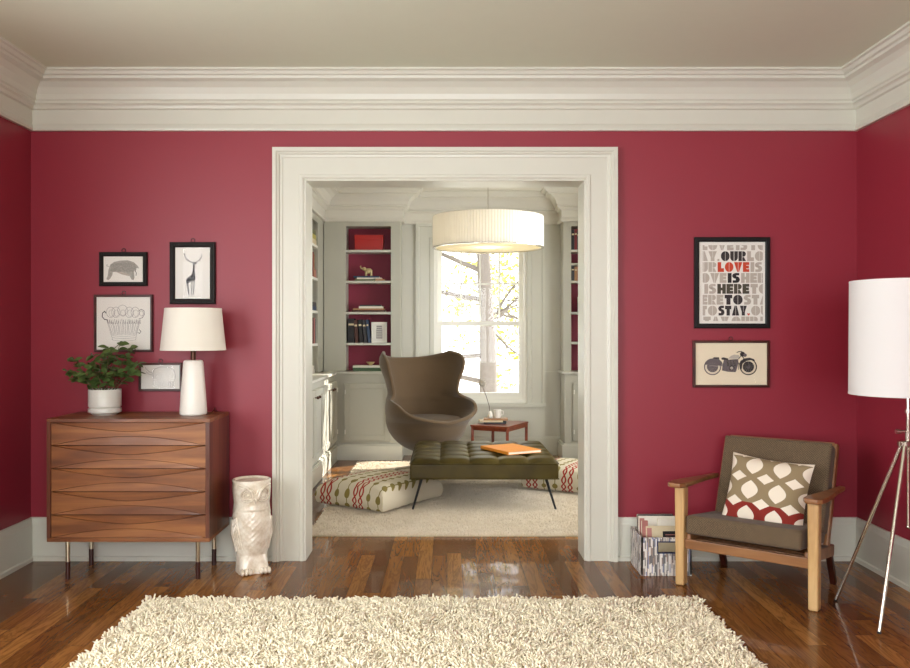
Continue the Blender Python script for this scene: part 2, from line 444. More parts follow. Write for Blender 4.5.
# far crown following the bookcases and the bay
CR2 = [(a * 1.35, z) for a, z in CR]
fp = [(-1.275, WT), (-1.275, YU), (BX0, YU), (BX0, FY), (BX1, FY), (BX1, YU), (1.90, YU), (1.90, WT)]
struct(mk('trim_9', sweep(MB(), CR2, fp, lambda x, y, z: (x, y, z), True), M['ceil2']))
# soffit walls above built-ins
m = MB().box(FXL, -1.275, WT, FY, 2.452, ZC - .001).box(-1.275, BX0, YU, FY, 2.452, ZC - .001).box(BX1, 1.90, YU, FY, 2.452, ZC - .001).box(1.90, FXR, WT, FY, 2.452, ZC - .001)
struct(mk('wall_far_soffit', m, M['ceil2']))

# window in the far room
def window():
    t = bpy.data.objects.new('window_1', None); C.objects.link(t); struct(t)
    cw = .19
    pth = [(wx0 - cw, wz0 - .02), (wx0 - cw, wz1 + cw - .04), (wx1 + cw, wz1 + cw - .04), (wx1 + cw, wz0 - .02)]
    pf = [(0, 0), (0, .036), (.03, .036), (.036, .024), (.14, .022), (.15, .028), (cw, .028), (cw, 0)]
    mk('window_casing', sweep(MB(), pf, pth, lambda x, z, b: (x, FY - b, z)).box(wx0 - cw - .004, wx1 + cw + .004, FY - .05, FY, wz0 - .045, wz0 - .003)
       .box(wx0 - cw, wx1 + cw, FY - .02, FY, .20, wz0 - .045), M['trim'], t)
    fr = MB()
    for a, b in ((wx0, wx0 + .04), (wx1 - .04, wx1)): fr.box(a, b, FY, FY + .11, wz0, wz1)
    fr.box(wx0 + .04, wx1 - .04, FY, FY + .11, wz0, wz0 + .03); fr.box(wx0 + .04, wx1 - .04, FY, FY + .11, wz1 - .03, wz1)
    mk('window_frame', fr, M['white'], t)
    a0, a1 = wx0 + .04, wx1 - .04; zm = 1.39
    def sash(y0, z0, z1, cols, rows, bot):
        s = MB().box(a0, a0 + .045, y0, y0 + .035, z0, z1).box(a1 - .045, a1, y0, y0 + .035, z0, z1).box(a0 + .045, a1 - .045, y0, y0 + .035, z0, z0 + bot).box(a0 + .045, a1 - .045, y0, y0 + .035, z1 - .045, z1)
        for i in range(1, cols): c = a0 + .045 + (a1 - a0 - .09) * i / cols; s.box(c - .009, c + .009, y0 + .004, y0 + .031, z0 + bot, z1 - .045)
        for i in range(1, rows): c = z0 + bot + (z1 - z0 - bot - .045) * i / rows; s.box(a0 + .045, a1 - .045, y0 + .006, y0 + .029, c - .009, c + .009)
        q = mk('sash', s, M['white'], t)
        mk('pane', B(a0 + .04, a1 - .04, y0 + .015, y0 + .019, z0 + bot - .005, z1 - .04), M['glass'], q)
    sash(FY + .055, zm - .02, wz1 - .031, 4, 2, .045)
    sash(FY + .012, wz0 + .031, zm + .03, 1, 1, .075)
window()

# ------------------------------------------------------------------ BUILT-INS
def panel_door(parent, w, h, mat, loc, rz, knob_side=0):
    """door in local XZ, face towards -Y"""
    d = mk('door', MB().box(0, w, 0, .02, 0, h), mat, parent, loc=loc, rot=(0, 0, rz), bevel=.002)
    fr = MB(); s = .055
    for a, b, c, e in ((0, s, 0, h), (w - s, w, 0, h), (s, w - s, 0, s), (s, w - s, h - s, h)): fr.box(a + .001, b - .001, -.012, 0, c + .001, e - .001)
    mk('door_frame', fr, mat, d, bevel=.003)
    hx = w - .012 if knob_side < 0 else .012
    for z in (.09, h - .09): mk('hinge', MB().tube([(hx, -.016, z - .022), (hx, -.016, z + .022)], .006, 8), M['white'], d, smooth=True)
    kx = .035 if knob_side < 0 else w - .035
    if knob_side: mk('knob', MB().tube([(kx, -.012, h - .06), (kx, -.03, h - .06)], .005, 8).sphere((kx, -.038, h - .06), .013), M['bronze'], d, smooth=True)
    return d
def bookcase(name, label, x0, x1, ox0, ox1, shelves, mirror, xend):
    """back-wall unit: upper open shelving between z .896 and 2.452 plus base cabinet"""
    t = thing(name, label, 'bookcase', ((x0 + x1) / 2, YU, 0)); cx = (x0 + x1) / 2
    X0, X1, O0, O1 = x0 - cx, x1 - cx, ox0 - cx, ox1 - cx
    fr = MB().box(X0, O0, 0, .02, .90, 2.452).box(O1, X1, 0, .02, .90, 2.452).box(O0, O1, 0, .02, 2.395, 2.452)
    fr.box(X0, X0 + .018, .02, .249, .90, 2.452).box(X1 - .018, X1, .02, .249, .90, 2.452)
    fr.box(O0 - .018, O0, .02, .235, .90, 2.40).box(O1, O1 + .018, .02, .235, .90, 2.40).box(O0, O1, .02, .235, 2.395, 2.415)
    mk('face_frame', fr, M['grey'], t, bevel=.002)
    mk('back_panel', B(O0 - .018, O1 + .018, .235, .248, .90, 2.415), M['backred'], t)
    for z in shelves: mk('shelf', B(O0 + .001, O1 - .001, .004, .234, z - .012, z + .012), M['greylight'], t, bevel=.002)
    mk('countertop', B(X0 if not mirror else X0 - .03, X1 + (0 if mirror else .03), -.125, .24, .876, .9), M['greylight'], t, bevel=.004)
    yb = YL - YU
    b = MB().box(X0, X1, yb, .249, .16, .875)
    mk('cabinet_body', b, M['grey'], t, bevel=.002)
    mk('plinth', MB().box(X0 - (.03 if mirror else 0), X1 + (0 if mirror else .02), yb - .03, .249, 0, .15).box(X0 - (.02 if mirror else 0), X1 + (0 if mirror else .012), yb - .022, .249, .15, .165), M['trim'], t, bevel=.003)
    panel_door(t, (O1 - O0) + .005, .585, M['grey'], (O0 - .0025, yb - .022, .20), 0)
    return t
SH1 = [2.14, 1.821, 1.50, 1.18]
bookcase('bookcase', 'grey built-in bookcase with raspberry back left of the window, full height', -1.27, BX0, -1.043, -.579, SH1, False, 0)
SH2 = [2.142, 2.004, 1.822, 1.50, 1.19]
bookcase('bookcase', 'grey built-in bookcase with red back right of the window, partly cut off by doorway', BX1, 1.88, 1.281, 1.745, SH2, True, 0)
# left run: base cabinets with doors and shelving above, along the far room's left wall
t = thing('wall_cabinet', 'long putty grey base cabinet with knobbed doors along the left wall', 'cabinet', (-1.142, 0, 0))
mk('cabinet_body', B(-.456, 0, .22, 3.745, .16, .875), M['greylight'], t, bevel=.002)
mk('plinth', MB().box(-.456, .03, .22, 3.745, 0, .15).box(-.456, .022, .22, 3.745, .15, .165), M['trim'], t, bevel=.003)
mk('countertop', B(-.456, .03, .20, 3.65, .876, .9), M['white'], t, bevel=.004)
ys = [.30, .74, 1.06 , 1.50, 1.94, 2.38, 2.80, 3.24]
for a, b, sd in ((.30, .72, -1), (.76, 1.18, 1), (1.28, 1.70, -1), (1.76, 2.30, 1), (2.34, 2.76, -1), (2.80, 3.26, 1), (3.30, 3.70, -1)):
    panel_door(t, b - a, .60, M['greylight'], (.022, a, .21), PI / 2, sd)
t = thing('wall_shelving', 'open putty grey shelving above the left base cabinet', 'shelving', (-1.275, 0, 0))
fr = MB()
for a, b in ((.22, .30), (1.04, 1.16), (1.90, 2.02), (2.76, 2.88), (3.52, 3.875)): fr.box(-.02, 0, a, b, .905, 2.38).box(-.32, -.02, (a + b) / 2 - .02 if a < 3.4 else 3.53, (a + b) / 2 + .02 if a < 3.4 else 3.87, .905, 2.449)
fr.box(-.02, 0, .22, 3.87, 2.38, 2.451)
mk('face_frame', fr, M['grey'], t)
mk('back_panel', B(-.322, -.316, .22, 3.87, .905, 2.451), M['grey'], t)
for (a, b) in ((.28, 1.08), (1.12, 1.94), (1.98, 2.80), (2.84, 3.53)):
    for z in SH1: mk('shelf', B(-.315, -.003, a + .001, b - .001, z - .012, z + .012), M['white'], t)
t = thing('wall_cabinet', 'pale grey cabinet run along the right wall of the far room', 'cabinet', (1.90, 0, 0))
mk('cabinet_body', B(0, .398, 2.62, 3.74, 0, .875), M['grey'], t)
mk('upper_body', B(.02, .398, 2.64, 3.87, .905, 2.45), M['grey'], t)
mk('countertop', B(-.02, .398, 2.6, 3.74, .876, .9), M['greylight'], t)

# ------------------------------------------------------------------ BOOKS AND SHELF OBJECTS
def book_mesh(w, d, h):   # lying book: w along X, d along Y, h thick; spine at -Y
    k = .0025
    return MB().box(-w/2, w/2, 0, d, 0, k, 0).box(-w/2, w/2, 0, d, h - k, h, 0).box(-w/2, w/2, -.001, k, 0, h, 0).box(-w/2 + .004, w/2 - .004, k, d - .004, k, h - k, 1)
def lying(x0, x1, z, h, y, col, label, group, d=.17, rz=0., cat='book'):
    return tag(mk('book', book_mesh(x1 - x0, d, h), [BK[col], M['page']], loc=((x0 + x1) / 2, y, z), rot=(0, 0, rz)), label, cat, group)
def standing(x, z, w, h, y, col, label, group, lean=0., d=.16, rz=0.):
    k = .0025
    mb = MB().box(0, k, 0, d, 0, h, 0).box(w - k, w, 0, d, 0, h, 0).box(0, w, -.001, k, 0, h, 0).box(k, w - k, k, d - .004, .003, h - .004, 1)
    mb.box(.003, w - .003, -.0018, -.0008, h * .72, h * .8, 2)
    o = mk('book', mb, [BK[col], M['page'], BK['cream']], loc=(x, y, z), rot=(0, lean, rz)); return tag(o, label, 'book', group)
yb = YU + .04
sz = [2.1525, 1.8335, 1.5125, 1.1925, .9005]
def X(p): return WX(p, YU + .05)
t = thing('storage_box', 'glossy red box on the top shelf of the left bookcase', 'box', ((X(354.5) + X(383)) / 2, yb + .02, sz[0]))
w = (X(383) - X(354.5)) / 2
mk('box_body', B(-w, w, 0, .15, 0, .12), M['redbox'], t, bevel=.003); mk('lid', B(-w - .003, w + .003, -.003, .153, .115, .16), M['redbox'], t, bevel=.003)
g = 'books under the elephant figurine'
lying(X(355), X(374), sz[1], .020, yb, 'olive', 'olive book lying lowest under the elephant figurine', g)
lying(X(357), X(381.5), sz[1] + .0205, .014, yb, 'white', 'pale book in the middle of the elephant figurine stack', g)
lying(X(353.5), X(379), sz[1] + .035, .016, yb, 'blue', 'blue-grey book directly under the elephant figurine', g)
lying(X(376), X(385), sz[1], .018, yb - .025, 'tan', 'small tan book lying beside the elephant figurine stack', g, d=.05)
# elephant
t = thing('elephant_figurine', 'ochre elephant figurine with raised trunk on a small stack of books', 'figurine', (X(368), yb + .07, sz[1] + .0515))
k = .09
bd = MB().sphere((0, 0, .055), (.042, .024, .03)).sphere((-.045, 0, .078), (.022, .018, .02))
bd.tube([(-.055, 0, .075), (-.078, 0, .085), (-.085, 0, .10), (-.078, 0, .112)], [.009, .007, .006, .005], 8)
mk('body', bd, M['elephant'], t, smooth=True)
for lx, ly in ((-.025, -.012), (-.025, .012), (.028, -.012), (.028, .012)): mk('leg', MB().tube([(lx, ly, 0), (lx, ly, .05)], [.010, .012], 8), M['elephant'], t, smooth=True)
for s in (-1, 1): mk('ear', MB().sphere((-.036, s * .019, .076), (.013, .004, .017)), M['elephant'], t, smooth=True)
g = 'books stacked on the middle shelf of the left bookcase'
z = sz[2]
for a, b, h, c, lb in ((352, 385.5, .020, 'brown', 'brown book at the bottom of the middle shelf stack'), (353, 384.5, .016, 'tan', 'wide tan book second from the bottom of the middle shelf stack'),
                       (359, 383, .022, 'white', 'white book second from the top of the middle shelf stack'), (360, 381, .014, 'charcoal', 'charcoal book at the top of the middle shelf stack')):
    lying(X(a), X(b), z, h, yb, c, lb, g); z += h + .0004
g = 'dark books leaning on the fourth shelf of the left bookcase'
xx = X(348.2)
for w, h, c, ln, lb in ((.062, .250, 'black', 0, 'thick black book at the left end of the leaning dark row'), (.034, .235, 'brown', -.10, 'brown book next to the thick black book'),
                        (.036, .240, 'black', -.13, 'black book in the middle of the leaning dark row'), (.03, .235, 'charcoal', -.16, 'charcoal book second from the framed print'), (.026, .24, 'blue', -.20, 'dark blue leaning book nearest the framed print')):
    if ln: xx += 0.010
    standing(xx + (0 if not ln else .0), sz[3] + (abs(math.sin(ln)) * w if ln < 0 else 0) * 0 + .0, w, h, yb, c, lb, g, ln * 0.6)
    xx += w + .002
t = thing('picture_frame', 'small white framed building print standing on the bookcase shelf', 'picture', (X(379), yb + .03, sz[3]))
hw = (X(387) - X(371.5)) / 2
mk('frame', MB().box(-hw, hw, 0, .015, 0, .02).box(-hw, hw, 0, .015, .195, .215).box(-hw, -hw + .02, 0, .015, .02, .195).box(hw - .02, hw, 0, .015, .02, .195), M['white'], t)
pm = MB().box(-hw + .02, hw - .02, .006, .014, .02, .195, 0)
for i in range(7): pm.box(-.032 + .004 * (i > 4), .032 - .004 * (i > 4), .005, .0062, .045 + i * .02, .057 + i * .02, 1)
mk('print', pm, [M['paper'], M['inkpencil']], t)
g = 'books on the bottom shelf of the left bookcase'
lying(X(353), X(383), sz[4], .034, yb, 'green', 'green book lying lowest on the bookcase bottom shelf', g)
lying(X(353), X(382), sz[4] + .0344, .022, yb, 'white', 'white book lying on the green book', g)
t = tag(mk('bowl', MB().lathe([(.018, 0), (.02, .008), (.036, .02), (.046, .036), (.043, .036), (.032, .022), (.0, .014)], 24), M['elephant'], smooth=True, loc=(X(370), yb + .08, sz[4] + .0567)), 'small tan footed bowl on the white book', 'bowl')
# left wall shelving objects (spines face +X)
def XS(z, items, group, mode='lie'):
    for it in items:
        y, w, h, c, dep, zz, lb = it
        if mode == 'lie':
            mb = book_mesh(w, dep, h); tag(mk('book', mb, [BK[c], M['page']], loc=(-1.285, y + .22 + w / 2, z + zz), rot=(0, 0, PI / 2)), lb, 'book', group)
        else:
            k = .0025; mb = MB().box(0, k, 0, dep, 0, h, 0).box(w - k, w, 0, dep, 0, h, 0).box(0, w, -.001, k, 0, h, 0).box(k, w - k, k, dep - .004, .003, h - .004, 1)
            tag(mk('book', mb, [BK[c], M['page']], loc=(-1.285, y + .22, z + zz), rot=(0, 0, PI / 2)), lb, 'book', group)
XS(sz[0], [(3.0, .26, .05, 'cream', .2, 0, 'cream book lying lowest on the left wall top shelf'), (3.02, .22, .045, 'yellow', .2, .0505, 'yellow green book in the left wall top shelf stack'), (3.02, .2, .04, 'olive', .2, .096, 'olive book topping the left wall top shelf stack')], 'stacked books on the left wall top shelf')
XS(sz[1], [(3.06, .035, .24, 'red', .2, 0, 'dark red standing book on the second left wall shelf'), (3.10, .04, .22, 'tan', .2, 0, 'tan standing book next to the dark red one'), (3.15, .1, .08, 'pink', .2, 0, 'low pink box-shaped book on the second left wall shelf')], 'books on the second left wall shelf', 's')
XS(sz[2], [(3.03, .24, .04, 'blue', .2, 0, 'blue book lying on the third left wall shelf'), (3.03, .22, .04, 'charcoal', .2, .0405, 'charcoal book lying on the blue book')], 'books on the third left wall shelf')
XS(sz[3], [(2.98, .04, .22, 'red', .2, 0, 'dark red book at the near end of the fourth left wall shelf'), (3.03, .045, .25, 'brown', .2, 0, 'brown book second along the fourth left wall shelf'), (3.08, .04, .23, 'red', .2, 0, 'dark red book in the middle of the fourth left wall shelf'), (3.13, .05, .25, 'pink', .2, 0, 'pink book fourth along the left wall shelf row'), (3.19, .045, .24, 'teal', .2, 0, 'teal book at the far end of the fourth left wall shelf')], 'books on the fourth left wall shelf', 's')
XS(sz[4], [(2.9, .26, .04, 'white', .2, 0, 'white book lying on the left countertop'), (2.9, .22, .04, 'white', .2, .0405, 'smaller white book on top of the countertop white book')], 'white books on the left countertop')
# right bookcase
g = 'books on the top shelf of the right bookcase'; xx = 1.287
for w, h, c, lb in ((.03, .21, 'black', 'black book at the window end of the right bookcase top shelf'), (.026, .215, 'red', 'dark red book on the right bookcase top shelf'), (.03, .2, 'charcoal', 'charcoal book on the right bookcase top shelf'), (.034, .19, 'white', 'white book on the right bookcase top shelf')):
    standing(xx, 2.1545, w, h, yb - .015, c, lb, g); xx += w + .0015
g = 'books on the third shelf of the right bookcase'; xx = 1.287
for w, h, c, lb in ((.03, .15, 'charcoal', 'charcoal book at the window end of the right bookcase third shelf'), (.03, .145, 'tan', 'tan book on the right bookcase third shelf'), (.035, .15, 'pink', 'dusty pink book on the right bookcase third shelf')):
    standing(xx, 1.8345, w, h, yb - .015, c, lb, g); xx += w + .0015
tag(mk('box', B(-.05, .05, 0, .12, 0, .16), BK['white'], loc=(1.42, yb, 1.5125), bevel=.002), 'white box on the fourth shelf of the right bookcase', 'box')

# ------------------------------------------------------------------ PICTURES
def strokes(mb, pts, w, y, m, mp):
    P = [Vector(mp(*p)) for p in pts]
    for a, b in zip(P[:-1], P[1:]):
        d = (b - a)
        if d.length < 1e-6: continue
        d.normalize(); nrm = Vector((-d.y, d.x)) * w / 2; e = d * w * .3
        a2 = a - e; b2 = b + e
        mb.add([(a2.x+nrm.x, y, a2.y+nrm.y), (b2.x+nrm.x, y, b2.y+nrm.y), (b2.x-nrm.x, y, b2.y-nrm.y), (a2.x-nrm.x, y, a2.y-nrm.y)], [(0,1,2,3)], m)
def poly(mb, pts, y, m, mp):
    P = [mp(*p) for p in pts]; mb.add([(p[0], y, p[1]) for p in P], [tuple(range(len(P)))], m)
def circ(cx, cy, r, n=24, ry=None, a0=0, a1=2*PI):
    ry = r if ry is None else ry
    return [(cx + r * math.cos(a0 + (a1-a0)*i/n), cy + ry * math.sin(a0 + (a1-a0)*i/n)) for i in range(n + (1 if abs(a1 - a0 - 2*PI) > 1e-3 or True else 0))]
def picture(label, px, inner, fmat, zoomrect, art, mats, depth=.022, ring=True, carve=False, paper='paper'):
    x0, x1, y0, y1 = px; Y = -.02
    X0, X1, Z0, Z1 = WX(x0, Y), WX(x1, Y), WZ(y1, Y), WZ(y0, Y)
    I0, I1, J0, J1 = WX(inner[0], Y), WX(inner[1], Y), WZ(inner[3], Y), WZ(inner[2], Y)
    cx = (X0 + X1) / 2; t = thing('framed_picture', label, 'picture', (cx, -.001, Z0))
    w, h = (X1 - X0) / 2, Z1 - Z0; a, b, c, d = I0 - cx, I1 - cx, J0 - Z0, J1 - Z0
    fr = MB()
    pf = [(0, 0), (0, depth - .004), (.004, depth), ((a + w) * .75, depth), (a + w, depth - .006), (a + w, 0)]
    sweep(fr, pf, [(-w, 0), (-w, h), (w, h), (w, 0)], lambda x, z, q: (x, -q, z), True)
    if carve:
        fw = (a + w) * .5; st = .012
        n = int(2 * w / st)
        for i in range(n):
            x = -w + (i + .5) * 2 * w / n
            for z in (fw, h - fw): fr.sphere((x, -depth, z), (.0042, .003, .0042), 0, 6, 4)
        n = int(h / st)
        for i in range(n):
            z = (i + .5) * h / n
            for x in (-w + fw, w - fw): fr.sphere((x, -depth, z), (.0042, .003, .0042), 0, 6, 4)
    mk('frame', fr, M[fmat], t, bevel=0)
    pr = MB().box(a, b, -.010, -.004, c, d, 0)
    zx0, zx1, zy0, zy1 = zoomrect
    mp = lambda x, y: (a + (x - zx0) / (zx1 - zx0) * (b - a), d - (y - zy0) / (zy1 - zy0) * (d - c))
    art(pr, mp)
    mk('print', pr, [M[paper]] + [M[q] for q in mats], t)
    mk('glass', B(a, b, -.0145, -.0135, c, d), M['picglass'], t)
    if ring:
        rg = MB().tube([(.011 * math.cos(q), -.006, h + .010 + .011 * math.sin(q)) for q in [2*PI*i/14 for i in range(15)]], .0022, 6)
        mk('hanging_ring', rg, M[fmat], t, smooth=True)
    return t
def art_rhino(p, mp):
    poly(p, [(120,205),(132,168),(160,148),(200,140),(250,138),(290,150),(318,175),(328,192),(312,190),(300,200),(292,215),(240,222),(180,215),(150,215)], -.0105, 1, mp)
    poly(p, [(120,205),(150,215),(146,238),(130,262),(122,270),(106,264),(116,240)], -.0106, 1, mp)
    poly(p, [(240,222),(292,215),(296,250),(290,270),(276,266),(262,240)], -.0106, 1, mp)
    poly(p, [(170,215),(240,222),(270,240),(262,244),(210,232)], -.0107, 3, mp)
    for i in range(26):
        x = 135 + i * 6.4; strokes(p, [(x, 150 + abs(i-13)*1.1), (x + 5, 180), (x + 3, 214)], .0007, -.0109, 2, mp)
    strokes(p, [(125,180),(110,176),(112,163)], .0016, -.0109, 2, mp)
    strokes(p, [(306,196),(302,210),(309,222),(306,240)], .003, -.0111, 2, mp)
picture('small black carved frame with a grey charging beast drawing, top left on the wall', (98.9, 146.7, 252, 286), (103, 142, 256.4, 282), 'blackcarve', (88, 350, 113, 283), art_rhino, ['inkgrey', 'ink', 'inklight'], carve=True)
def art_deer(p, mp):
    for pts, w in (([(637,90),(640,110),(655,132),(672,145),(695,151)], .0036), ([(748,98),(744,118),(730,138),(712,147),(697,151)], .0036),
                   ([(637,90),(634,100)], .0028), ([(646,120),(640,124)], .0024), ([(744,118),(751,124)], .0024), ([(730,138),(738,143)], .0024), ([(655,132),(648,138)], .0024)):
        strokes(p, pts, w, -.0106, 1, mp)
    poly(p, [(690,150),(702,148),(719,156),(716,160),(702,160),(702,200),(706,235),(708,262),(698,275),(690,272),(676,276),(662,290),(646,288),(644,270),(656,254),(676,240),(686,225),(692,190)], -.0107, 1, mp)
    for pts in ([(648,280),(658,320),(664,364)], [(654,282),(660,320),(666,360)], [(684,268),(684,320),(683,366)], [(700,262),(697,320),(694,362)]):
        strokes(p, pts, .0046, -.0108, 1, mp)
picture('black carved frame with an antelope silhouette above the table lamp', (169.5, 215, 242, 304), (174.8, 210.3, 247.3, 300), 'blackcarve', (575, 808, 50, 402), art_deer, ['ink'], carve=True)
def art_basket(p, mp):
    for i, cx in enumerate((118, 150, 190, 232, 268)):
        strokes(p, circ(cx, 135 - 12 * (i == 2), 26 + 4*(i==2), 16, 32), .0018, -.0106, 2, mp)
        strokes(p, circ(cx + 4, 140, 15, 12, 20), .0014, -.0106, 2, mp)
    for i in range(19):
        x = 98 + i * 11; x2 = 128 + (i * 8)
        strokes(p, [(x, 180), ((x + x2) / 2 + (i % 3) * 2, 225), (x2, 272)], .0016, -.0106, 2 if i % 2 else 3, mp)
        strokes(p, [(x, 178 + (i % 4) * 5), (x + 4, 205)], .0022, -.0107, 1 if i % 3 == 0 else 3, mp)
    for yy in (272, 285, 300): strokes(p, circ(198, yy, 74, 16, 10, 0, PI), .0012, -.0106, 2, mp)
    strokes(p, [(95,185),(125,285),(130,302)], .0014, -.0106, 3, mp); strokes(p, [(300,180),(276,270),(270,305)], .0014, -.0106, 3, mp)
    strokes(p, [(98,182),(80,178),(66,162),(68,140),(82,128),(88,140)], .0045, -.0107, 1, mp)
    strokes(p, [(288,128),(305,116),(322,126),(324,148),(312,168),(290,176)], .003, -.0107, 3, mp)
    strokes(p, circ(306, 142, 12, 12, 16), .0018, -.0107, 3, mp)
    strokes(p, [(292,240),(303,252),(294,264),(284,258)], .0028, -.0107, 1, mp)
picture('brown framed pencil drawing of a petalled basket, above the potted plant', (93.6, 152.3, 294.6, 352), (96, 149.4, 297, 350), 'brownframe', (32, 358, 42, 365), art_basket, ['ink', 'inkpencil', 'inkmid'])
def art_ele(p, mp):
    strokes(p, [(372,590),(378,540),(372,505),(385,480),(420,468),(470,470),(505,490),(515,530),(505,560),(500,590)], .0020, -.0106, 1, mp)
    strokes(p, [(400,512),(388,530),(398,548),(420,546),(430,522),(414,510),(400,512)], .0019, -.0106, 1, mp)
    strokes(p, [(372,505),(350,500),(336,486),(322,470)], .0020, -.0106, 1, mp); strokes(p, [(370,520),(346,514),(330,498)], .0018, -.0106, 1, mp)
    for x in (405, 430, 468, 482): strokes(p, [(x, 596), (x + 4, 566), (x + 14, 566), (x + 16, 596)], .0019, -.0106, 1, mp)
picture('small thin dark framed pencil drawing of an elephant, partly behind the lamp base', (138.2, 181.5, 362.8, 391.4), (140.6, 179.8, 365, 389.6), 'brownframe', (298, 545, 455, 612), art_ele, ['inkpencil', 'inklight'], depth=.018)
# typographic poster : glyphs as chunky polygons in a unit box (y down)
def circle_pts(cx, cy, rx, ry, a0=0, a1=360, n=20): return [(cx + rx*math.cos(math.radians(a0+(a1-a0)*i/n)), cy + ry*math.sin(math.radians(a0+(a1-a0)*i/n))) for i in range(n+1)]
GL = {
 'O': (1.0, [circle_pts(.5,.5,.47,.5,90,270), circle_pts(.53,.5,.47,.5,-90,90)]),
 'U': (.86, [[(0,0),(.40,0),(.40,1),(.36,1)]+circle_pts(.40,.6,.40,.4,90,180,8)+[(0,.6)], [(.46,0),(.86,0),(.86,.6)]+circle_pts(.46,.6,.40,.4,0,90,8)+[(.46,1)]]),
 'R': (.84, [[(0,0),(.38,0),(.38,1),(0,1)], [(.43,0)]+circle_pts(.50,.28,.33,.28,-90,90,10)+[(.43,.56)], [(.43,.6),(.62,.6),(.84,1),(.43,1)]]),
 'L': (.72, [[(0,0),(.40,0),(.40,1),(0,1)], [(.40,.62),(.72,.62),(.72,1),(.40,1)]]),
 'V': (.94, [[(0,0),(.45,0),(.45,1),(.36,1)], [(.49,0),(.94,0),(.58,1),(.49,1)]]),
 'E': (.72, [[(0,0),(.38,0),(.38,1),(0,1)], [(.38,0),(.72,0),(.72,.29),(.38,.29)], [(.38,.355),(.68,.355),(.68,.645),(.38,.645)], [(.38,.71),(.72,.71),(.72,1),(.38,1)]]),
 'I': (.40, [[(0,0),(.40,0),(.40,1),(0,1)]]),
 'S': (.78, [circle_pts(.40,.29,.40,.29,90,270,12)+[(.72,0),(.72,.24),(.42,.24)], [(.10,.40),(.40,.33)]+circle_pts(.42,.67,.36,.33,-90,90,12)+[(.04,1),(.04,.74),(.36,.74),(.36,.58)]]),
 'H': (.90, [[(0,0),(.38,0),(.38,1),(0,1)], [(.52,0),(.90,0),(.90,1),(.52,1)], [(.38,.38),(.52,.38),(.52,.66),(.38,.66)]]),
 'T': (.78, [[(0,0),(.78,0),(.78,.36),(0,.36)], [(.18,.36),(.60,.36),(.60,1),(.18,1)]]),
 'A': (.92, [[(.34,0),(.45,0),(.45,1),(0,1)], [(.48,0),(.60,0),(.92,1),(.48,1)]]),
 'Y': (.88, [[(0,0),(.43,0),(.43,.62),(.24,.62)], [(.46,0),(.88,0),(.64,.62),(.46,.62)], [(.24,.62),(.64,.62),(.64,1),(.24,1)]]),
 '.': (.22, [[(0,.78),(.22,.78),(.22,1),(0,1)]]), ' ': (.12, [])}
def clip(poly_, x0, x1, y0, y1):
    def cut(P, f, g):
        o = []
        for i in range(len(P)):
            a, b = P[i-1], P[i]; fa, fb = f(a), f(b)
            if (fa >= 0) != (fb >= 0): t = fa / (fa - fb); o.append((a[0] + t*(b[0]-a[0]), a[1] + t*(b[1]-a[1])))
            if fb >= 0: o.append(b)
        return o
    P = poly_
    for f in (lambda p: p[0]-x0, lambda p: x1-p[0], lambda p: p[1]-y0, lambda p: y1-p[1]):
        P = cut(P, f, None)
        if len(P) < 3: return []
    return P
def glyph(p, mp, ch, x, y, s, m, yy, box, hs=None):
    w, ps = GL[ch]; hs = hs or s
    for q in ps:
        Q = clip([(x + a * s, y + b * hs) for a, b in q], *box)
        if Q: poly(p, Q, yy, m, mp)
    return w * s
def textw(t, s, gap): return sum(GL[c][0] * s + gap for c in t) - gap
def art_love(p, mp):
    box = (92, 487, 100, 610); H = 66; pitch = 73.2; gap = 4
    rows = [('OUR', 210, 3), ('LOVE', 190, 5), ('IS', 256, 6), ('HERE', 188, 4), ('TO', 236, 3), ('STAY', 194, 3)]
    word = ['STAY', 'TO', 'OUR', 'LOVE', 'IS', 'HERE']
    left = ['RESTAY.', 'LOUR', 'LOVE', 'IS', 'HERE', 'TO']; right = ['LOVE', 'ISH', 'HERE', 'TO', 'STAY', 'OUR']
    for i, (t, x, m) in enumerate(rows):
        y = 141 + i * pitch; s = 72
        xc = x
        W = {'OUR': 166, 'LOVE': 208, 'IS': 80, 'HERE': 210, 'TO': 118, 'STAY': 188}[t]; s = (W - gap * (len(t) - 1)) / sum(GL[c][0] for c in t)
        for c in t: xc += glyph(p, mp, c, xc, y, s, m, -.0107, box, H) + gap
        if t == 'STAY':
            poly(p, [(383,562),(388,556),(393,561),(398,556),(404,562),(393,574)], -.0107, 5, mp)
            xc += 18
        q = x - gap * 2
        for c in left[i][::-1]:
            w = GL[c][0] * 62; q -= w; glyph(p, mp, c, q, y, 62, 1, -.0105, box, H); q -= gap
            if q < 60: break
        q = xc + gap
        for c in right[i]: q += glyph(p, mp, c, q, y, 62, 1, -.0105, box, H) + gap
    q = 80
    for c in 'LOVE IS TO STAY. OUR': q += glyph(p, mp, c, q, 141 - pitch, 60, 1, -.0105, box, H) + gap
    q = 96
    for c in 'TAY OUR LOVE': q += glyph(p, mp, c, q, 141 + 6 * pitch, 62, 1, -.0105, box, H) + gap
picture('black framed typographic love poster above the motorcycle print', (694.7, 770.4, 237, 328.3), (699.5, 766.6, 240.8, 324.3), 'black', (68, 508, 72, 632), art_love, ['inklight', 'ink', 'inkdeep', 'inkolive', 'inkred', 'ink'], ring=False)
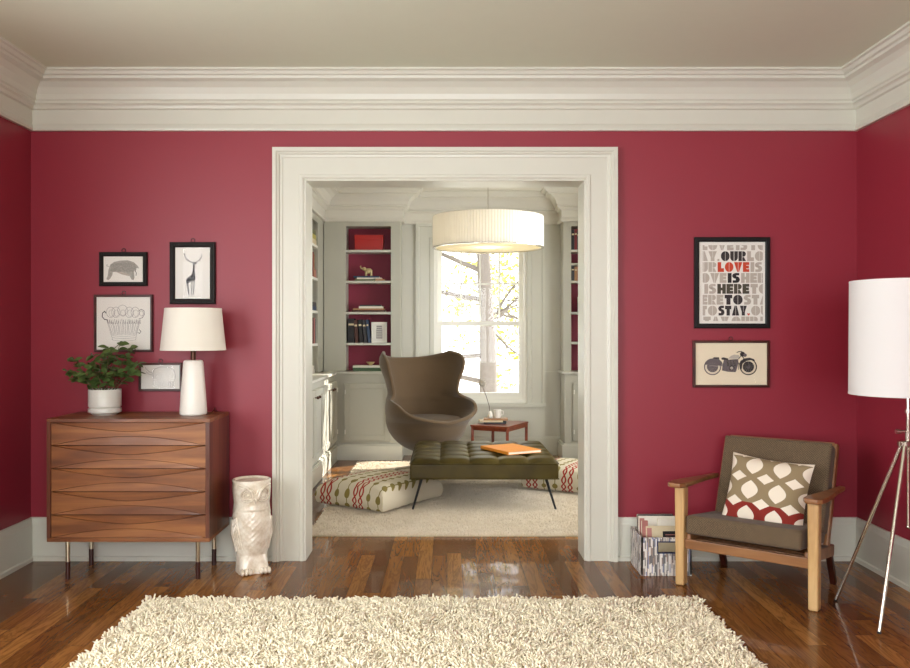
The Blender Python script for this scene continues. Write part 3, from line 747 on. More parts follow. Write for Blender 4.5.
def art_moto(p, mp):
    for cx in (235, 600):
        for r, w in ((82, .008), ):
            strokes(p, circ(cx, 372, r, 32), .0062, -.0106, 1 if cx > 300 else 3, mp)
            strokes(p, circ(cx, 372, r - 14, 28), .0016, -.0107, 2, mp)
        poly(p, circ(cx, 372, 58, 26)[:-1], -.0107, 3 if cx < 300 else 1, mp)
        for k in range(12):
            a = k * PI / 6; strokes(p, [(cx, 372), (cx + 56*math.cos(a), 372 + 56*math.sin(a))], .0006, -.0110, 2, mp)
        poly(p, circ(cx, 372, 16, 14)[:-1], -.0111, 3, mp)
    poly(p, [(160,350),(170,320),(200,296),(245,285),(300,290),(330,320),(340,350),(300,352),(230,350)], -.0108, 3, mp)
    strokes(p, [(150,352),(155,365)], .004, -.0108, 3, mp)
    poly(p, [(238,285),(246,272),(300,272),(304,290)], -.0109, 1, mp)
    poly(p, [(325,278),(345,272),(392,284),(396,300),(350,300),(326,296)], -.0109, 1, mp)
    poly(p, [(395,285),(420,258),(455,244),(505,250),(510,272),(498,286),(450,290)], -.0109, 2, mp)
    poly(p, [(350,300),(495,290),(500,330),(480,400),(470,428),(390,424),(330,410),(340,340)], -.0107, 3, mp)
    for x in (378, 412, 446): poly(p, [(x,300),(x+22,298),(x+26,360),(x+4,362)], -.0110, 1, mp)
    for x in (384, 418, 452):
        for k in range(5): strokes(p, [(x, 306 + k*11), (x + 16, 305 + k*11)], .0008, -.0112, 2, mp)
    poly(p, circ(430, 385, 30, 18, 24)[:-1], -.0111, 1, mp); poly(p, circ(430, 385, 16, 14)[:-1], -.0112, 2, mp)
    strokes(p, [(200,345),(330,358),(460,400),(475,410)], .0050, -.0112, 3, mp); strokes(p, [(205,360),(335,368)], .002, -.0113, 2, mp)
    strokes(p, [(500,290),(530,250)], .004, -.011, 1, mp); strokes(p, [(528,240),(560,300),(600,372)], .005, -.0112, 1, mp)
    poly(p, [(505,340),(520,310),(555,285),(610,276),(655,290),(668,310),(620,302),(575,312),(540,340),(530,400),(512,390)], -.0110, 1, mp)
    strokes(p, [(482,222),(500,214),(530,210),(545,222)], .0045, -.0111, 1, mp)
    poly(p, circ(540, 240, 26, 16)[:-1], -.0112, 1, mp); poly(p, circ(566, 250, 18, 14)[:-1], -.0113, 3, mp)
    strokes(p, [(470,300),(500,330),(498,400)], .003, -.0112, 1, mp)
picture('dark wood framed black motorcycle print above the lounge chair', (693.4, 770, 340.5, 387.5), (696, 768.2, 342.6, 385.8), 'brownframe', (62, 796, 118, 570), art_moto, ['inkdeep', 'inklight', 'inkmid'], paper='papertan', depth=.02)

# ------------------------------------------------------------------ DRESSER
dx0, dx1, dy0, dy1, dh, db = -2.078, -1.233, -.43, -.032, .849, .209
cx = (dx0 + dx1) / 2; W2 = (dx1 - dx0) / 2; D = dy1 - dy0; H = dh - db
t = thing('dresser', 'walnut five-drawer dresser on slim metal legs against the red wall', 'dresser', (cx, dy0, 0))
e = .020
body = MB().box(-W2, W2, 0, D, dh - e, dh).box(-W2, W2, 0, D, db, db + e).box(-W2 + .01, W2 - .01, D - .012, D - .001, db + e, dh - e)
mk('case', body, M['walnut'], t, bevel=.002)
for a in (-W2, W2 - e): mk('side_panel', B(a, a + e, 0, D, db + e, dh - e), M['walnutside'], t)
n = 5; hh = (H - 2 * e) / n; ww = W2 - e - .002
for i in range(n):
    z0 = db + e + i * hh + .0015; h = hh - .003
    def zl(x): return .40 * h * (1 - (abs(x) ** 1.9)) if i < 99 else 0
    def zu(x): return h - (.40 if i else .40) * h * (1 - abs(x) ** 1.4) * (1.0 if i >= n - 1 else 1.0)
    v = []; NX = 49
    for q in range(NX):
        x = -1 + 2 * q / (NX - 1); a, b = zl(x), zu(x)
        a = min(a, (a + b) / 2 - .002) if b - a < .006 else a; b = max(b, a + .004)
        g2 = .0035
        y_in, y_out = .016, .004
        rows = [(.0005, .0045), (max(a - g2*.5, .0008), .0062), (a, .0125), (min(a + .0008, b - .001), .0045), (max(b - .0008, a + .001), .0045), (b, .0125), (min(b + g2*.5, h - .0008), .0062), (h - .0005, .0045)]
        for z, y in rows: v.append((x * ww, y, z0 + z))
        v.append((x * ww, .02, z0 + h)); v.append((x * ww, .02, z0))
    f = []
    for q in range(NX - 1):
        for k in range(10): f.append((q*10+k, (q+1)*10+k, (q+1)*10+(k+1)%10, q*10+(k+1)%10))
    f += [tuple(range(10)), tuple((NX-1)*10+k for k in range(9, -1, -1))]
    mk('drawer', MB().add(v, f), M['walnut'], t)
for lx, ly in ((-1.997 - cx, .065), (-1.312 - cx, .065), (-1.985 - cx, .33), (-1.300 - cx, .33)):
    l = mk('leg', MB().lathe([(.0115, .09), (.0115, db)], 18, (lx, ly, 0)), M['brass'], t, smooth=True)
    mk('foot_sleeve', MB().lathe([(.0125, 0), (.0125, .09)], 18, (lx, ly, 0)), M['rosewood'], l, smooth=True)

# table lamp
t = thing('table_lamp', 'white ceramic table lamp with tapered linen shade on the dresser', 'lamp', (-1.380, -.22, dh))
z1 = WZ(360, -.22) - dh
mk('base', MB().lathe([(.066, 0), (.072, .006), (.0725, .012), (.066, .12), (.058, .22), (.053, z1 - .012), (.048, z1 - .002), (.04, z1), (.0, z1)], 48), M['ceramic'], t, smooth=True)
mk('neck', MB().lathe([(.014, z1), (.014, z1 + .10)], 16), M['bronze'], t, smooth=True)
zs0, zs1 = WZ(350, -.22) - dh, WZ(308.5, -.22) - dh
sh = mk('lamp_shade', MB().lathe([(.173, zs0), (.150, zs1), (.147, zs1), (.170, zs0), (.173, zs0)], 64), M['shade'], t, smooth=True)
mk('shade_trim', MB().lathe([(.1735, zs0 - .001), (.1725, zs0 + .01), (.169, zs0 + .01), (.169, zs0 - .001), (.1735, zs0 - .001)], 64).lathe([(.1515, zs1 - .008), (.1505, zs1 + .001), (.147, zs1 + .001), (.147, zs1 - .008), (.1515, zs1 - .008)], 64), M['shade'], sh, smooth=True)
mk('shade_spider', MB().tube([(-.15, 0, zs1 - .01), (.15, 0, zs1 - .01)], .002, 6).tube([(0, -.15, zs1 - .01), (0, .15, zs1 - .01)], .002, 6).tube([(0, 0, z1 + .09), (0, 0, zs1 - .01)], .004, 8), M['bronze'], t)
mk('cord', MB().tube([(.06, .03, .008), (.085, .05, .006), (.095, .06, .02), (.09, .10, .03), (.085, .14, .006), (.085, .18, .004)], .0022, 8), M['bronze'], t, smooth=True)

# potted plant
px_, py_ = -1.869, -.20
t = thing('potted_plant', 'leafy green plant in a pale stoneware pot with saucer on the dresser', 'plant', (px_, py_, dh))
mk('saucer', MB().lathe([(.062, 0), (.066, .006), (.086, .014), (.0865, .018), (.0865, .033), (.085, .036), (.07, .034), (0, .034)], 48), M['pot'], t, smooth=True)
mk('pot', MB().lathe([(.078, .034), (.080, .042), (.0855, .046), (.0855, .137), (.084, .139), (.082, .136), (.082, .12), (0, .12)], 48), M['pot'], t, smooth=True)
mk('soil', MB().lathe([(0, .121), (.081, .123), (.081, .125), (0, .130)], 24), M['soil'], t)
rng = random.Random(5)
stems = MB(); leaves = MB()
def leaf(mb, p, d, L, w, up):
    d = Vector(d).normalized(); sd = d.cross(Vector(up)); 
    if sd.length < .1: sd = d.cross(Vector((1, 0, 0)))
    sd.normalize(); nn = sd.cross(d); v = []; n = 6
    for i in range(n + 1):
        s = i / n; ww = w * math.sin(PI * min(1, s * .94 + .03)) ** .8; c = p + d * L * s - nn * (L * .25 * s * s)
        v += [c - sd * ww + nn * ww * .35, c, c + sd * ww + nn * ww * .35]
    f = []
    for i in range(n): f += [(3*i, 3*i+1, 3*i+4, 3*i+3), (3*i+1, 3*i+2, 3*i+5, 3*i+4)]
    mb.add(v, f)
tips = [(-.20, 0, .20), (-.15, -.04, .26), (-.10, .05, .23), (-.05, -.03, .29), (.0, .04, .27), (.05, -.05, .31), (.07, .03, .35), (.12, -.02, .28), (.16, .04, .24), (.18, -.04, .20), (-.17, .05, .16), (.10, -.08, .2), (-.03, -.09, .22), (.02, .0, .33), (.13, .02, .33), (-.12, -.07, .18)]
for (a, b, c) in tips:
    b0 = Vector((a * .25 + rng.uniform(-.02, .02), b * .25, .125)); e_ = Vector((a, b, c + .03)); mdl = b0.lerp(e_, .5) + Vector((0, 0, .03))
    pts = []
    for i in range(8):
        s = i / 7; pts.append(b0 * (1-s)**2 + mdl * 2*s*(1-s) + e_ * s*s)
    stems.tube(pts, [.0032 - .0003 * i for i in range(8)], 6)
    for i in range(2, 8):
        for q in range(2 if i < 7 else 5):
            ang = rng.uniform(0, 2*PI); d = Vector((math.cos(ang), math.sin(ang), rng.uniform(-.3, .7)))
            leaf(leaves, pts[i], d, rng.uniform(.036, .058), rng.uniform(.012, .019), (rng.uniform(-.8, .8), -rng.uniform(.2, 1.2), 1))
mk('stems', stems, M['stem'], t, smooth=True); mk('foliage', leaves, M['leaf'], t, smooth=True)

# ------------------------------------------------------------------ OWL STAND
t = thing('owl_stand', 'ivory glazed ceramic owl garden stool standing by the door casing', 'ceramic owl', (-1.070, -.19, 0), .42)
def owlr(th, z):
    # th measured from -Y (front)
    base = np.interp(z, [0, .03, .10, .18, .26, .33, .37, .40, .455, .49], [.090, .088, .086, .098, .105, .104, .099, .103, .107, .105])
    r = base * (1 + .04 * math.cos(2 * th))
    if .08 < z < .34: # wings
        k = math.exp(-((abs(th) - 1.35) / .55) ** 2) * math.sin(PI * (z - .08) / .26)
        r += .007 * k + .004 * k * math.sin(z * 170 + abs(th) * 12)
        bf = math.exp(-(th / .7) ** 2) * math.sin(PI * (z - .08) / .26)
        r += .010 * bf + .0022 * bf * 2.2 * math.sin(z * 200) * math.cos(th * 22)
    if z > .34: r += .006 * math.exp(-(th / .9) ** 2)
    if z < .09: r += .030 * math.exp(-((abs(th) - .60) / .38) ** 2) * (1 - z / .09) ** .5
    return r
mb = MB(); ns, nz = 96, 80
v = []; f = []
for i in range(nz):
    z = .49 * i / (nz - 1)
    for k in range(ns):
        th = 2*PI*k/ns; th2 = th if th <= PI else th - 2*PI; r = owlr(th2, z)
        v.append((r * math.sin(th2), -r * math.cos(th2), z))
for i in range(nz-1):
    for k in range(ns): f.append((i*ns+k, i*ns+(k+1)%ns, (i+1)*ns+(k+1)%ns, (i+1)*ns+k))
f.append(tuple(range(ns)))
mb.add(v, f)
mb.lathe([(.105, .488), (.104, .495), (.096, .498), (.089, .493), (.086, .478), (0, .474)], 64)
mk('body', mb, M['owl'], t, smooth=True)
for s in (-1, 1):
    cxx, cz = s * .040, .425; ey = MB()
    def onface(x, z, off=0.): 
        r = owlr(0, z) + off; x = max(-.095, min(.095, x)); return (x, -math.sqrt(max(r*r - x*x, 1e-5)), z)
    for rad, tr in ((.036, .0045), (.025, .0035), (.014, .004)):
        ey.tube([onface(cxx + rad * math.cos(a), cz + rad * math.sin(a), .001) for a in [2*PI*i/20 for i in range(21)]], tr, 8)
    c0 = onface(cxx, cz); ey.sphere(c0, (.011, .008, .011))
    mk('eye', ey, M['owl'], t, smooth=True)
    mk('brow', MB().tube([onface(s * .012, .405, .003), onface(s * .022, .445, .006), onface(s * .05, .47, .005), onface(s * .082, .478, .002)], [.007, .008, .008, .005], 8), M['owl'], t, smooth=True)
    wg = MB()
    for q in range(7):
        a0 = .75 + q * .13
        pts = [(owlr(s*a, z) * math.sin(s*a) * 1.01, -owlr(s*a, z) * math.cos(s*a) * 1.01, z) for a, z in ((a0 + .3, .30 - q * .006), (a0 + .12, .22 - q * .004), (a0, .13 - q * .004 + .01 * (q % 2)))]
        wg.tube(pts, [.004, .0075, .004], 8)
    mk('wing_feathers', wg, M['owl'], t, smooth=True)
    ft = MB()
    for q in (-1, 0, 1): ft.sphere((s * .050 + q * .020, -.112, .018), (.013, .028, .018))
    mk('foot', ft, M['owl'], t, smooth=True)
mk('beak', MB().add([(-.024, -.100, .432), (.024, -.100, .432), (0, -.102, .370), (0, -.145, .396)], [(0,1,3),(1,2,3),(2,0,3),(0,2,1)]), M['owl'], t, bevel=.003)

# ------------------------------------------------------------------ RUGS
def rug(name, label, x0, x1, y0, y1, L, step, rad, mat, seed, jitter=.5, nseg=3, clump=.0):
    cx, cy = (x0+x1)/2, (y0+y1)/2
    t = thing(name, label, 'rug', (cx, cy, 0))
    mk('backing', B(x0-cx, x1-cx, y0-cy, y1-cy, .001, .012 if L > .03 else .008), M['backing'], t)
    r = np.random.default_rng(seed)
    gx = np.arange(x0, x1, step); gy = np.arange(y0, y1, step); G = np.stack(np.meshgrid(gx, gy), -1).reshape(-1, 2)
    G = G + r.uniform(-jitter, jitter, G.shape) * step; n = len(G); G -= (cx, cy)
    ang = r.uniform(0, 2*np.pi, n); lean = r.uniform(.1, .9, n) * L * .8
    # clumped lean
    ph = np.sin(G[:, 0] * 17 + 1.3*np.sin(G[:, 1]*11)) + np.cos(G[:, 1] * 14 + 1.7*np.sin(G[:, 0]*9))
    ang = np.where(r.uniform(0, 1, n) < .6, ph * 2.2 + r.normal(0, .5, n), ang)
    hgt = L * r.uniform(.6, 1.05, n) * (1 + clump * np.sin(G[:, 0]*31+2*np.sin(G[:,1]*17)) * np.sin(G[:, 1]*27+2*np.cos(G[:,0]*13)))
    dirx, diry = np.cos(ang), np.sin(ang)
    wig = r.uniform(-1, 1, (n, 2)) * L * .18
    rings = []
    for s in range(nseg + 1):
        q = s / nseg
        c = np.stack([G[:, 0] + dirx * lean * q**1.6 + wig[:, 0] * np.sin(q*3.1), G[:, 1] + diry * lean * q**1.6 + wig[:, 1] * np.sin(q*3.1), .006 + hgt * np.sin(q * 1.45)], -1)
        rr = rad * (.8 + .3 * math.sin(q * 2.6))
        ring = []
        for k in range(3):
            a = 2*np.pi*k/3 + ang
            ring.append(c + np.stack([np.cos(a), np.sin(a), np.zeros(n)], -1) * rr)
        rings.append(np.stack(ring, 1))
    V = np.stack(rings, 1)  # n, nseg+1, 3, 3
    vp = (nseg+1)*3; verts = V.reshape(-1, 3)
    qf = []
    for s in range(nseg):
        for k in range(3): k2 = (k+1) % 3; qf.append([s*3+k, s*3+k2, (s+1)*3+k2, (s+1)*3+k])
    qf = np.array(qf); Q = (np.arange(n)[:, None, None] * vp + qf[None]).reshape(-1, 4)
    T = (np.arange(n)[:, None] * vp + np.array([nseg*3, nseg*3+1, nseg*3+2])[None])
    me = bpy.data.meshes.new('pile'); me.vertices.add(len(verts)); me.vertices.foreach_set('co', verts.ravel())
    nl = Q.size + T.size; me.loops.add(nl); me.loops.foreach_set('vertex_index', np.concatenate([Q.ravel(), T.ravel()]))
    nf = len(Q) + len(T); me.polygons.add(nf)
    ls = np.concatenate([np.arange(len(Q))*4, len(Q)*4 + np.arange(len(T))*3])
    me.polygons.foreach_set('loop_start', ls); me.polygons.foreach_set('use_smooth', np.ones(nf, dtype=bool))
    me.update(calc_edges=True); me.validate(); me.materials.append(mat)
    o = bpy.data.objects.new('pile', me); C.objects.link(o); o.parent = t; o['kind'] = 'stuff'
    return t
rug('shag_rug', 'thick cream shag rug on the wooden floor in the foreground', -1.42, 1.205, -2.6, -.785, .036, .0105, .0050, M['yarn'], 3, clump=.25)
rug('pile_rug', 'beige pile rug in the far room beneath the olive bench', -.88, 1.08, .55, 3.58, .017, .0105, .0030, M['yarn2'], 4, nseg=2)

# ------------------------------------------------------------------ MAGAZINE BOX
bx0, bx1, by0, by1, bh = 1.036, 1.303, -.315, -.055, .204
cx, cy = (bx0+bx1)/2, by0; w = (bx1-bx0)/2; d = by1-by0
t = thing('magazine_box', 'open box printed with magazine spines on the floor beside the lounge chair', 'box', (cx, cy, 0))
k = .008; m = MB().box(-w, w, 0, d, 0, k).box(-w, -w+k, 0, d, k, bh).box(w-k, w, 0, d, k, bh).box(-w, w, d-k, d, k, bh)
hx0, hx1, hz0, hz1 = -.045, .055, .125, .178
m.box(-w, hx0, 0, k, k, bh).box(hx1, w, 0, k, k, bh).box(hx0, hx1, 0, k, k, hz0).box(hx0, hx1, 0, k, hz1, bh)
mk('box_body', m, M['magbox'], t)
q = MB(); e = .006
sweep(q, [(0, -.002), (0, .010), (e, .010), (e, -.002)], [(hx0 - e, hz0 - e), (hx0 - e, hz1 + e), (hx1 + e, hz1 + e), (hx1 + e, hz0 - e)], lambda x, z, b: (x, b, z), True)
mk('handle_rim', q, M['navy'], t)
def mag(x, y, w_, h_, th, rot, c, label, strip=True, txt=None):
    mats = [BK[c], M['page'], M['ink'], BK['pink']]
    mb = MB().box(-w_/2, w_/2, 0, .001, 0, h_, 0).box(-w_/2, w_/2, th-.001, th, 0, h_, 0).box(-w_/2, w_/2-.002, .001, th-.001, .001, h_-.001, 1)
    if txt:
        mb.box(-w_*.05, w_*.36, -.0006, 0, h_*.62, h_*.88, 2)
        for i in range(3): mb.box(w_*.02, w_*.28, -.001, -.0006, h_*(.67 + .06*i), h_*(.685 + .06*i), 3)
    if strip: mb.box(-w_/2+.004, -w_/2+.03, -.0006, 0, .01, h_-.01, 3)
    return tag(mk('magazine', mb, mats, loc=(cx + x, cy + y, k + .001), rot=rot), label, 'magazine', 'magazines in the printed box')
mag(-.01, .205, .20, .275, .012, (0, 0, .02), 'charcoal', 'dark magazine standing at the back of the printed box')
mag(.0, .17, .215, .27, .014, (-.02, 0, -.03), 'white', 'white magazine standing second from the back of the box')
mag(.055, .14, .13, .262, .012, (-.04, 0, .03), 'white', 'narrow white magazine at the right side of the box', False)
mag(.02, .085, .20, .232, .016, (-.16, 0, .03), 'cream', 'cream magazine with black cover square leaning to the front of the box', True, 'x')
mag(-.085, .115, .035, .258, .010, (-.03, 0, .2), 'pink', 'rolled narrow pinkish magazine at the left corner of the box', False)

# ------------------------------------------------------------------ LOUNGE CHAIR
th = math.radians(-38.5)
t = thing('lounge_chair', 'low wooden lounge chair with brown tweed cushions and paddle arms', 'chair', (1.462, -.665, 0), th)
def chair():
    hw = .325
    for s in (-1, 1):
        mk('front_leg', MB().obox((s*hw, 0, 0), (s*hw, 0, .505), .046, .056, up=(0,1,0), w2=.052, h2=.062), M['oak'], t, bevel=.010, segs=3)
        mk('rear_leg', MB().obox((s*.285, .50, 0), (s*.285, .40, .20), .03, .036, up=(0,1,0)).obox((s*.285, .40, .20), (s*.285, .18, .245), .03, .036), M['rosewood'], t, bevel=.006)
        # paddle arm
        ol = [(-.030, -.075), (-.052, -.055), (-.058, .02), (-.050, .14), (-.030, .30), (-.020, .49), (.014, .49), (.018, .30), (.030, .14), (.040, .02), (.040, -.04), (.022, -.078)]
        n = len(ol); xs = [(-q[0]*s*-1 if s > 0 else q[0]) for q in ol]
        xs = [q[0] if s < 0 else -q[0] for q in ol]
        zt = lambda y: .530 - .02 * max(0, y) / .5
        v = [(s*hw + x, q[1], zt(q[1]) - .024) for x, q in zip(xs, ol)] + [(s*hw + x, q[1], zt(q[1])) for x, q in zip(xs, ol)]
        mk('armrest', MB().add(v, [tuple(range(n)), tuple(range(2*n-1, n-1, -1))] + [(i, (i+1)%n, (i+1)%n+n, i+n) for i in range(n)]), M['oakdark'], t, bevel=.007, segs=3)
        mk('side_rail', MB().obox((s*(hw-.035), -.0, .235), (s*(hw-.035), .45, .185), .024, .06), M['oakdark'], t, bevel=.006)
        mk('back_post', MB().obox((s*.284, .36, .20), (s*.284, .56, .712), .026, .045, up=(0,1,0)), M['oakdark'], t, bevel=.008)
    mk('front_rail', MB().obox((-hw, .0, .215), (hw, .0, .215), .026, .05), M['oakdark'], t, bevel=.005)
    sl = MB()
    for z in (.30, .40, .50, .60, .70): y = .36 + (z - .20) * .383; sl.box(-.275, .275, y + .004, y + .02, z - .02, z + .02)
    for y in (.06, .15, .24, .33): sl.box(-.28, .28, y, y + .04, .222 - y*.1, .236 - y*.1)
    mk('slats', sl, M['oakdark'], t, bevel=.003)
    def cushion(name, w, d, h, c, rx, piping=True):
        o = mk(name, MB().box(-w/2, w/2, -d/2, d/2, -h/2, h/2), M['brownfab'], t, loc=c, rot=(rx, 0, 0))
        b = o.modifiers.new('b', 'BEVEL'); b.width = .018; b.segments = 4
        p = [(-1,-1),(1,-1),(1,1),(-1,1)]
        pp = MB()
        for z in (h/2 - .012, -h/2 + .012):
            pts = []
            for i in range(4):
                ax, ay = p[i]; x, y = ax*(w/2-.004), ay*(d/2-.004); pts.append((x, y, z))
            for i in range(4): pp.tube([pts[i], pts[(i+1)%4]], .0035, 6)
        mk('piping', pp, M['brownfab'], o, smooth=True)
    cushion('seat_cushion', .565, .47, .095, (-.005, .195, .297), math.radians(-6))
    cushion('back_cushion', .555, .46, .105, (.01, .425, .497), math.radians(69))
chair()
# throw pillow : local frame x width, z height, y thickness
t2 = th + .02
def pill(u, v, s):
    x = (u - .5) * 2; z = (v - .5) * 2
    ex = 1 - .07 * (1 - x*x) ** 1 * 0; 
    w_ = .208
    pinch = .06
    X_ = x * w_ * (1 - pinch * (1 - z*z)); Z_ = z * .185 * (1 - pinch * (1 - x*x) * 1.3)
    th_ = .055 * max(0, (1 - x**4)) ** .6 * max(0, (1 - z**4)) ** .6
    return (X_, s * th_, Z_)
pm = MB().grid(lambda u, v: pill(u, v, -1), 30, 26).grid(lambda u, v: pill(u, v, 1), 30, 26)
ux, uy = math.cos(th), math.sin(th)
def cl(x, y, z): return (1.457 + x*math.cos(th) - y*math.sin(th), -.665 + x*math.sin(th) + y*math.cos(th), z)
o = mk('throw_pillow', pm, M['pillow'], smooth=True, weld=True)
o.rotation_euler = (Matrix.Rotation(th, 3, 'Z') @ Matrix.Rotation(math.radians(-20), 3, 'X') @ Matrix.Rotation(math.radians(4), 3, 'Y')).to_euler()
o.location = cl(.03, .25, .474)
tag(o, 'rectangular pillow with taupe and rust ogee print on the lounge chair', 'pillow')

# ------------------------------------------------------------------ TRIPOD FLOOR LAMP
lx, ly = 2.087, -.96
t = thing('tripod_lamp', 'nickel tripod floor lamp with a tall white drum shade by the right wall', 'lamp', (lx, ly, 0))
hub = (.0, 0, .79)
for fx, fy, hx, hy in ((1.876-lx, -.734-ly, .0, .012), (1.857-lx, -1.18-ly, -.004, -.014), (.222, -.02, .018, 0)):
    top = Vector((hx, hy, .80)); foot = Vector((fx, fy, 0))
    l = mk('leg', MB().tube([foot, foot.lerp(top, .98)], [.0075, .0095], 12), M['steel'], t, smooth=True)
    mk('foot_tip', MB().tube([foot, foot.lerp(top, .012)], .0085, 12), M['black'], l, smooth=True)
mk('center_pole', MB().tube([(.016, .0, .41), (.016, 0, .86)], .006, 12).tube([(.016, .0, .80), (.016, 0, 1.36)], .0085, 12).sphere((.016, 0, .41), .009), M['steel'], t, smooth=True)
mk('hub', MB().lathe([(.02, .775), (.03, .78), (.03, .80), (.02, .805)], 20).lathe([(.013, .80), (.013, .85)], 16, (.016, 0, 0)).lathe([(.015, .93), (.015, .945)], 16, (.016,0,0)), M['steel'], t, smooth=True)
mk('clamp', MB().tube([(-.035, 0, .845), (.06, 0, .845)], .006, 10).tube([(-.04, 0, .845), (-.02, 0, .845)], .011, 10), M['steel'], t, smooth=True)
R = .233; zb, zt_ = 1.014, 1.532
sh = mk('lamp_shade', MB().lathe([(R, zb), (R*.985, zt_), (R*.985-.003, zt_), (R-.003, zb), (R, zb)], 96), M['shadewhite'], t, smooth=True)
mk('shade_ring', MB().lathe([(R+.0008, zb-.002), (R+.0008, zb+.006), (R-.004, zb+.006), (R-.004, zb-.002), (R+.0008, zb-.002)], 96), M['shadewhite'], sh, smooth=True)
mk('shade_ring', MB().lathe([(R*.985+.0008, zt_-.006), (R*.985+.0008, zt_+.001), (R*.985-.004, zt_+.001), (R*.985-.004, zt_-.006), (R*.985+.0008, zt_-.006)], 96), M['shadewhite'], sh, smooth=True)
mk('shade_spider', MB().tube([(-R*.97, 0, 1.35), (R*.97, 0, 1.35)], .003, 8).tube([(0, -R*.97, 1.35), (0, R*.97, 1.35)], .003, 8), M['steel'], t)

# ------------------------------------------------------------------ BENCH
bx0, bx1, by0, by1 = -.268, .808, 1.285, 2.34
cx, cy = (bx0+bx1)/2, (by0+by1)/2; w, d = (bx1-bx0)/2, (by1-by0)/2
t = thing('tufted_bench', 'olive leather tufted bench on angled black legs in the middle of the far rug', 'bench', (cx, cy, .010))
mk('base_cushion', B(-w, w, -d, d, .226, .338), M['leather'], t, bevel=.012, segs=4)
def topf(u, v):
    x = (u*2-1); y = (v*2-1); nu, nv = 5, 5
    a = abs(math.sin(PI * u * nu)); b = abs(math.sin(PI * v * nv))
    edge = min(1, (1-abs(x))*w/.03) ** .5 * min(1, (1-abs(y))*d/.03) ** .5
    h = .030 * (1 - (1-a)**2.2 * .45 - (1-b)**2.2 * .45 - ((1-a)*(1-b))**1.5*.5)
    return (x*(w-.002), y*(d-.002), .336 + (.012 + h) * edge)
mk('tufted_top', MB().grid(topf, 121, 121), M['leather'], t, smooth=True)
bt = MB()
for i in range(1, 5):
    for k_ in range(1, 5): bt.sphere((-w + 2*w*i/5, -d + 2*d*k_/5, .345), (.010, .010, .005), 0, 10, 6)
mk('buttons', bt, M['leather'], t, smooth=True)
pp = MB(); c4 = [(-w, -d), (w, -d), (w, d), (-w, d)]
for z in (.338, .229):
    for i in range(4): a, b = c4[i], c4[(i+1)%4]; pp.tube([(a[0]*1.0, a[1], z), (b[0], b[1], z)], .004, 6)
mk('piping', pp, M['leather'], t, smooth=True)
for sx in (-1, 1):
    for sy in (-1, 1):
        foot = (sx*(w-.018), sy*(d-.02), .0)
        mk('leg', MB().tube([foot, (sx*(w-.085), sy*(d-.07), .228)], [.0075, .010], 10).tube([(foot[0], foot[1]+sy*-.004, 0), (sx*(w-.085), sy*(d-.16), .228)], [.006, .008], 10).box(sx*(w-.085)-.04, sx*(w-.085)+.04, min(sy*(d-.03), sy*(d-.19)), max(sy*(d-.03), sy*(d-.19)), .222, .227), M['black'], t, smooth=False)
# orange book on the bench
ox = [(WX(482, 1.75)), 0]
o = thing('orange_book', 'large orange hardback book lying on the tufted bench', 'book', (.49, 1.68, .390), .50)
mk('cover', MB().box(-.15, .15, -.20, .20, .020, .023).box(-.15, .15, -.20, .20, 0, .003).box(-.15, -.147, -.20, .20, .003, .020), M['orange'], o, bevel=.001)
mk('pages', B(-.147, .144, -.195, .195, .003, .020), M['page'], o)

# ------------------------------------------------------------------ POUFS
def pouf(label, loc, rz, W_, D_, H_):
    def side(u, v, top):
        x = u*2-1; y = v*2-1
        ex = (1 - abs(x)**5) * (1 - abs(y)**5)
        inset = 1 - .06 * (1 - abs(top)) * 0
        X_ = x * W_/2 * (1 - .05*(1 - y*y)); Y_ = y * D_/2 * (1 - .05*(1 - x*x))
        z = (H_*.62 + H_*.38 * max(0, ex) ** .45) if top > 0 else H_ * .10 * (1 - max(0, ex) ** .5)
        return (X_, Y_, z)
    mb = MB().grid(lambda u, v: side(u, v, 1), 41, 41).grid(lambda u, v: side(u, v, -1), 41, 41)
    per = []
    for i in range(40): per.append((i/40, 0))
    for i in range(40): per.append((1, i/40))
    for i in range(40): per.append((1-i/40, 1))
    for i in range(40): per.append((0, 1-i/40))
    rows = []; K = 8
    for q in range(K+1):
        s = q / K; zz = H_*.10 + (H_*.62 - H_*.10)*s; bul = 1 + .035 * math.sin(PI*s)
        rows.append([(side(a, b, 1)[0]*bul, side(a, b, 1)[1]*bul, zz) for a, b in per])
    v = [p for r in rows for p in r]; n = len(per)
    f = [(i*n+k, i*n+(k+1)%n, (i+1)*n+(k+1)%n, (i+1)*n+k) for i in range(K) for k in range(n)]
    mb.add(v, f)
    o = mk('floor_pouf', mb, M['pouf'], smooth=True, weld=True, loc=loc, rot=(0, 0, rz)); tag(o, label, 'pouf', None)
    return o
F0 = Vector((-.404, 1.06)); L0 = Vector((-.905, 1.40)); R0 = Vector((-.085, 1.75))
cxy = (L0 + R0) / 2 + Vector((-.01, .0))
pouf('square floor pouf with red chains and olive beads left of the bench', (cxy.x, cxy.y, .018), math.atan2((F0-L0).y, (F0-L0).x), .62, .72, .205)
pouf('square floor pouf with red chain print right of the bench, cut off by the casing', (1.02 + .03, 2.15 + .05, .018), math.radians(-30), .62, .66, .205)

